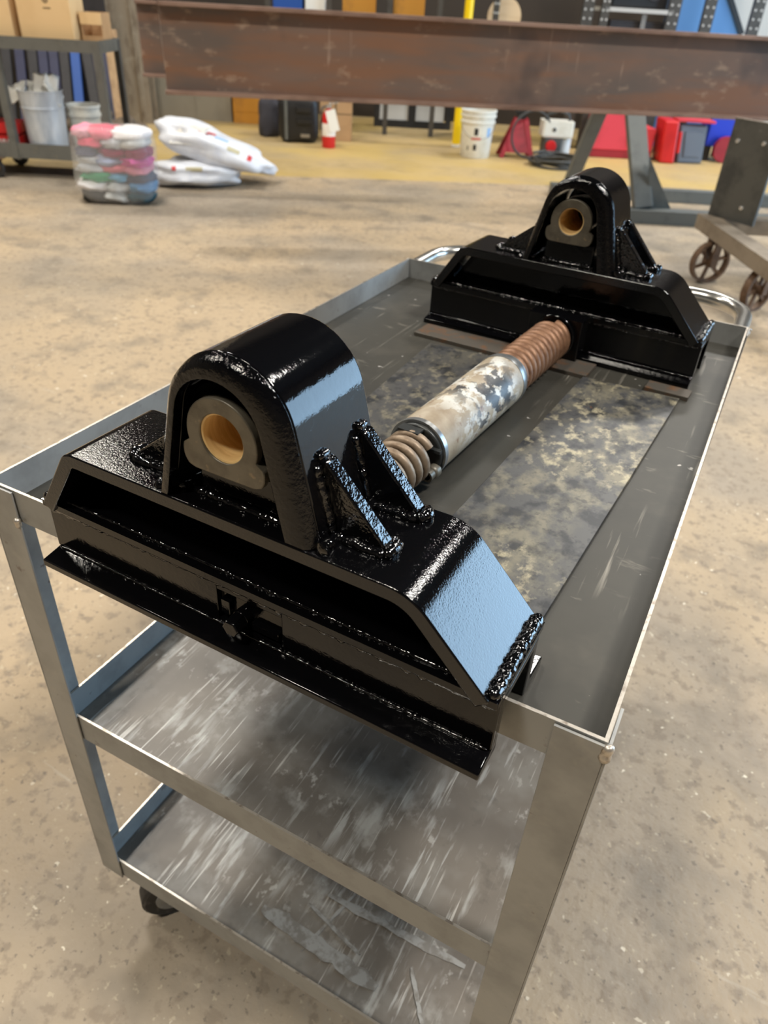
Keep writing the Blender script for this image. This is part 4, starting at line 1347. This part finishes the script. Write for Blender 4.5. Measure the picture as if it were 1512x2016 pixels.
m = MB(); m.hexa([(0, 0, 0), (0.27, 0, 0.0), (0.27, 0.10, 0), (0, 0.10, 0), (-0.04, 0.03, 0.35), (0.25, 0.03, 0.35), (0.25, 0.13, 0.35), (-0.04, 0.13, 0.35)]); m.build('shell', 'grey_case', t, smooth=0, bevel=0.018)
m = MB(); m.hexa([(0.05, -0.006, 0.06), (0.22, -0.006, 0.06), (0.22, 0.004, 0.06), (0.05, 0.004, 0.06), (0.02, 0.013, 0.29), (0.20, 0.013, 0.29), (0.20, 0.023, 0.29), (0.02, 0.023, 0.29)]); m.build('face_panel', 'grey_case', t, smooth=0, bevel=0.004)
t = bgthing('blue_hand_truck', 'bright blue wheeled unit with a dark red wheel, far right', 'machine', 3.43, 8.44, 0)
m = MB(); m.box(-0.02, 0.36, 0, 0.25, 0.14, 0.42); m.build('body', 'brightblue', t, smooth=0, bevel=0.01)
m = MB(); m.lathe([(0.03, -0.03), (0.12, -0.03), (0.125, 0.0), (0.12, 0.03), (0.03, 0.03)], 26, 'y', (0.17, -0.06, 0.125)); m.build('wheel', 'darkred', t, smooth=40)
m = MB(); m.box(-0.03, 0.05, 0, 0.2, 0.0, 0.14); m.build('foot', 'black', t, smooth=0)

# ---- shelving behind the beam
t = bgthing('storage_rack', 'perforated dark steel storage rack rising behind the beam, upper right', 'rack', 0, 8.75, 0)
for (u, w_) in ((1.115, 0.055), (2.02, 0.11), (2.19, 0.08), (2.87, 0.12), (3.22, 0.11), (3.70, 0.11)):
    m = MB(); m.box(u - w_ / 2, u + w_ / 2, 0, 0.05, 0, 2.2); m.build('upright', 'rackdark', t, smooth=0)
    m = MB()
    for z in [1.02 + 0.075 * q for q in range(8)]:
        for s in (-0.28, 0.28):
            m.lathe([(0.0, -0.002), (0.011, -0.002), (0.011, 0.001)], 10, 'y', (u + s * w_, 0, z))
    m.build('perforation', 'rackwhite', t, smooth=0)['kind'] = 'stuff'
for (u0, u1, z) in ((2.19, 2.87, 1.275), (1.0, 2.1, 0.97), (2.2, 3.7, 0.75)):
    m = MB(); m.box(u0, u1, 0.0, 0.5, z - 0.035, z); m.build('shelf', 'rackwhite', t, smooth=0)
m = MB(); m.lathe([(0.0, 0.0), (0.168, 0.0), (0.168, 0.025), (0.0, 0.025)], 40, 'y', (0, 0, 0.168))
single(m, 'plywood_disc', 'plywood', 'round plywood disc standing behind the dark rack upright', 'disc', 1.215, 8.87, 0.971, smooth=40)
t = bgthing('black_machine', 'black machine housing sitting on the white-edged rack shelf', 'machine', 2.26, 8.85, 1.276)
m = MB(); m.box(0, 0.56, 0, 0.35, 0, 0.12); m.build('housing', 'black', t, smooth=0, bevel=0.02)
m = MB(); m.lathe([(0.08, -0.01), (0.08, 0.36)], 20, 'y', (0.42, 0, 0.14)); m.build('drum', 'charcoal', t, smooth=40)
m = MB(); m.box(0, 0.55, 0, 0.3, 0, 0.42)
single(m, 'dark_crate', 'charcoal', 'black crate on the rack below the white-edged shelf', 'crate', 2.28, 8.85, 0.751, smooth=0, bevel=0.01)
m = MB(); m.box(2.515, 2.56, 0.2, 0.22, 0, 0.48)
m.v = [(p[0] - 2.515, p[1], p[2]) for p in m.v]
single(m, 'silver_post', 'silver', 'thin pale post between the black crates on the rack', 'post', 2.58, 8.60, 0.752, smooth=0)
t = bgthing('blue_sheet', 'light blue triangular sheet with a black edge behind the rack', 'sheet', 3.02, 9.30, 0)
m = MB(); m.prism([(-0.05, 0.0), (0.80, 0.0), (0.80, 1.10), (0.42, 1.62), (-0.05, 1.62)], 0.0, 0.02, 'y'); m.build('panel', 'skyblue', t, smooth=0)
m = MB(); m.hexa(stick((0.42, 0.0, 1.63), (0.80, 0.0, 1.11), 0.05, 0.04)); m.build('edge_bar', 'black', t, smooth=0)
m = MB(); m.box(0, 1.6, 0, 0.04, 0, 2.4)
single(m, 'cream_board', 'rackwhite', 'pale cream board standing behind the blue sheet', 'board', 3.3, 9.5, 0, smooth=0)
t = bgthing('storage_rack', 'low rack with amber boxes peeking over the middle of the beam', 'rack', -1.2, 9.0, 0)
for u in (0.0, 0.62, 1.24, 1.75):
    m = MB(); m.box(u, u + 0.05, 0, 0.05, 0, 1.9); m.build('upright', 'rackdark', t, smooth=0)
m = MB(); m.box(0, 1.8, 0, 0.5, 1.02, 1.05); m.build('shelf', 'rackdark', t, smooth=0)
for k, (u, w_, m_, lab) in enumerate(((-1.13, 0.30, 'blue', 'blue box at the left end of the shelf above the beam'), (-0.80, 0.20, 'paper', 'white box between blue and brown ones above the beam'),
                                      (-0.42, 0.34, 'amber', 'amber box on the middle rack shelf, left one'), (0.10, 0.32, 'amber', 'amber box on the middle rack shelf, right one'))):
    m = MB(); m.box(0, w_, 0, 0.3, 0, 0.34); m.box(-0.003, w_ + 0.003, -0.003, 0.303, 0.26, 0.275)
    single(m, 'stored_box', m_, lab, 'box', u, 9.08, 1.051, smooth=0, bevel=0.003, group='boxes on the rack above the beam')
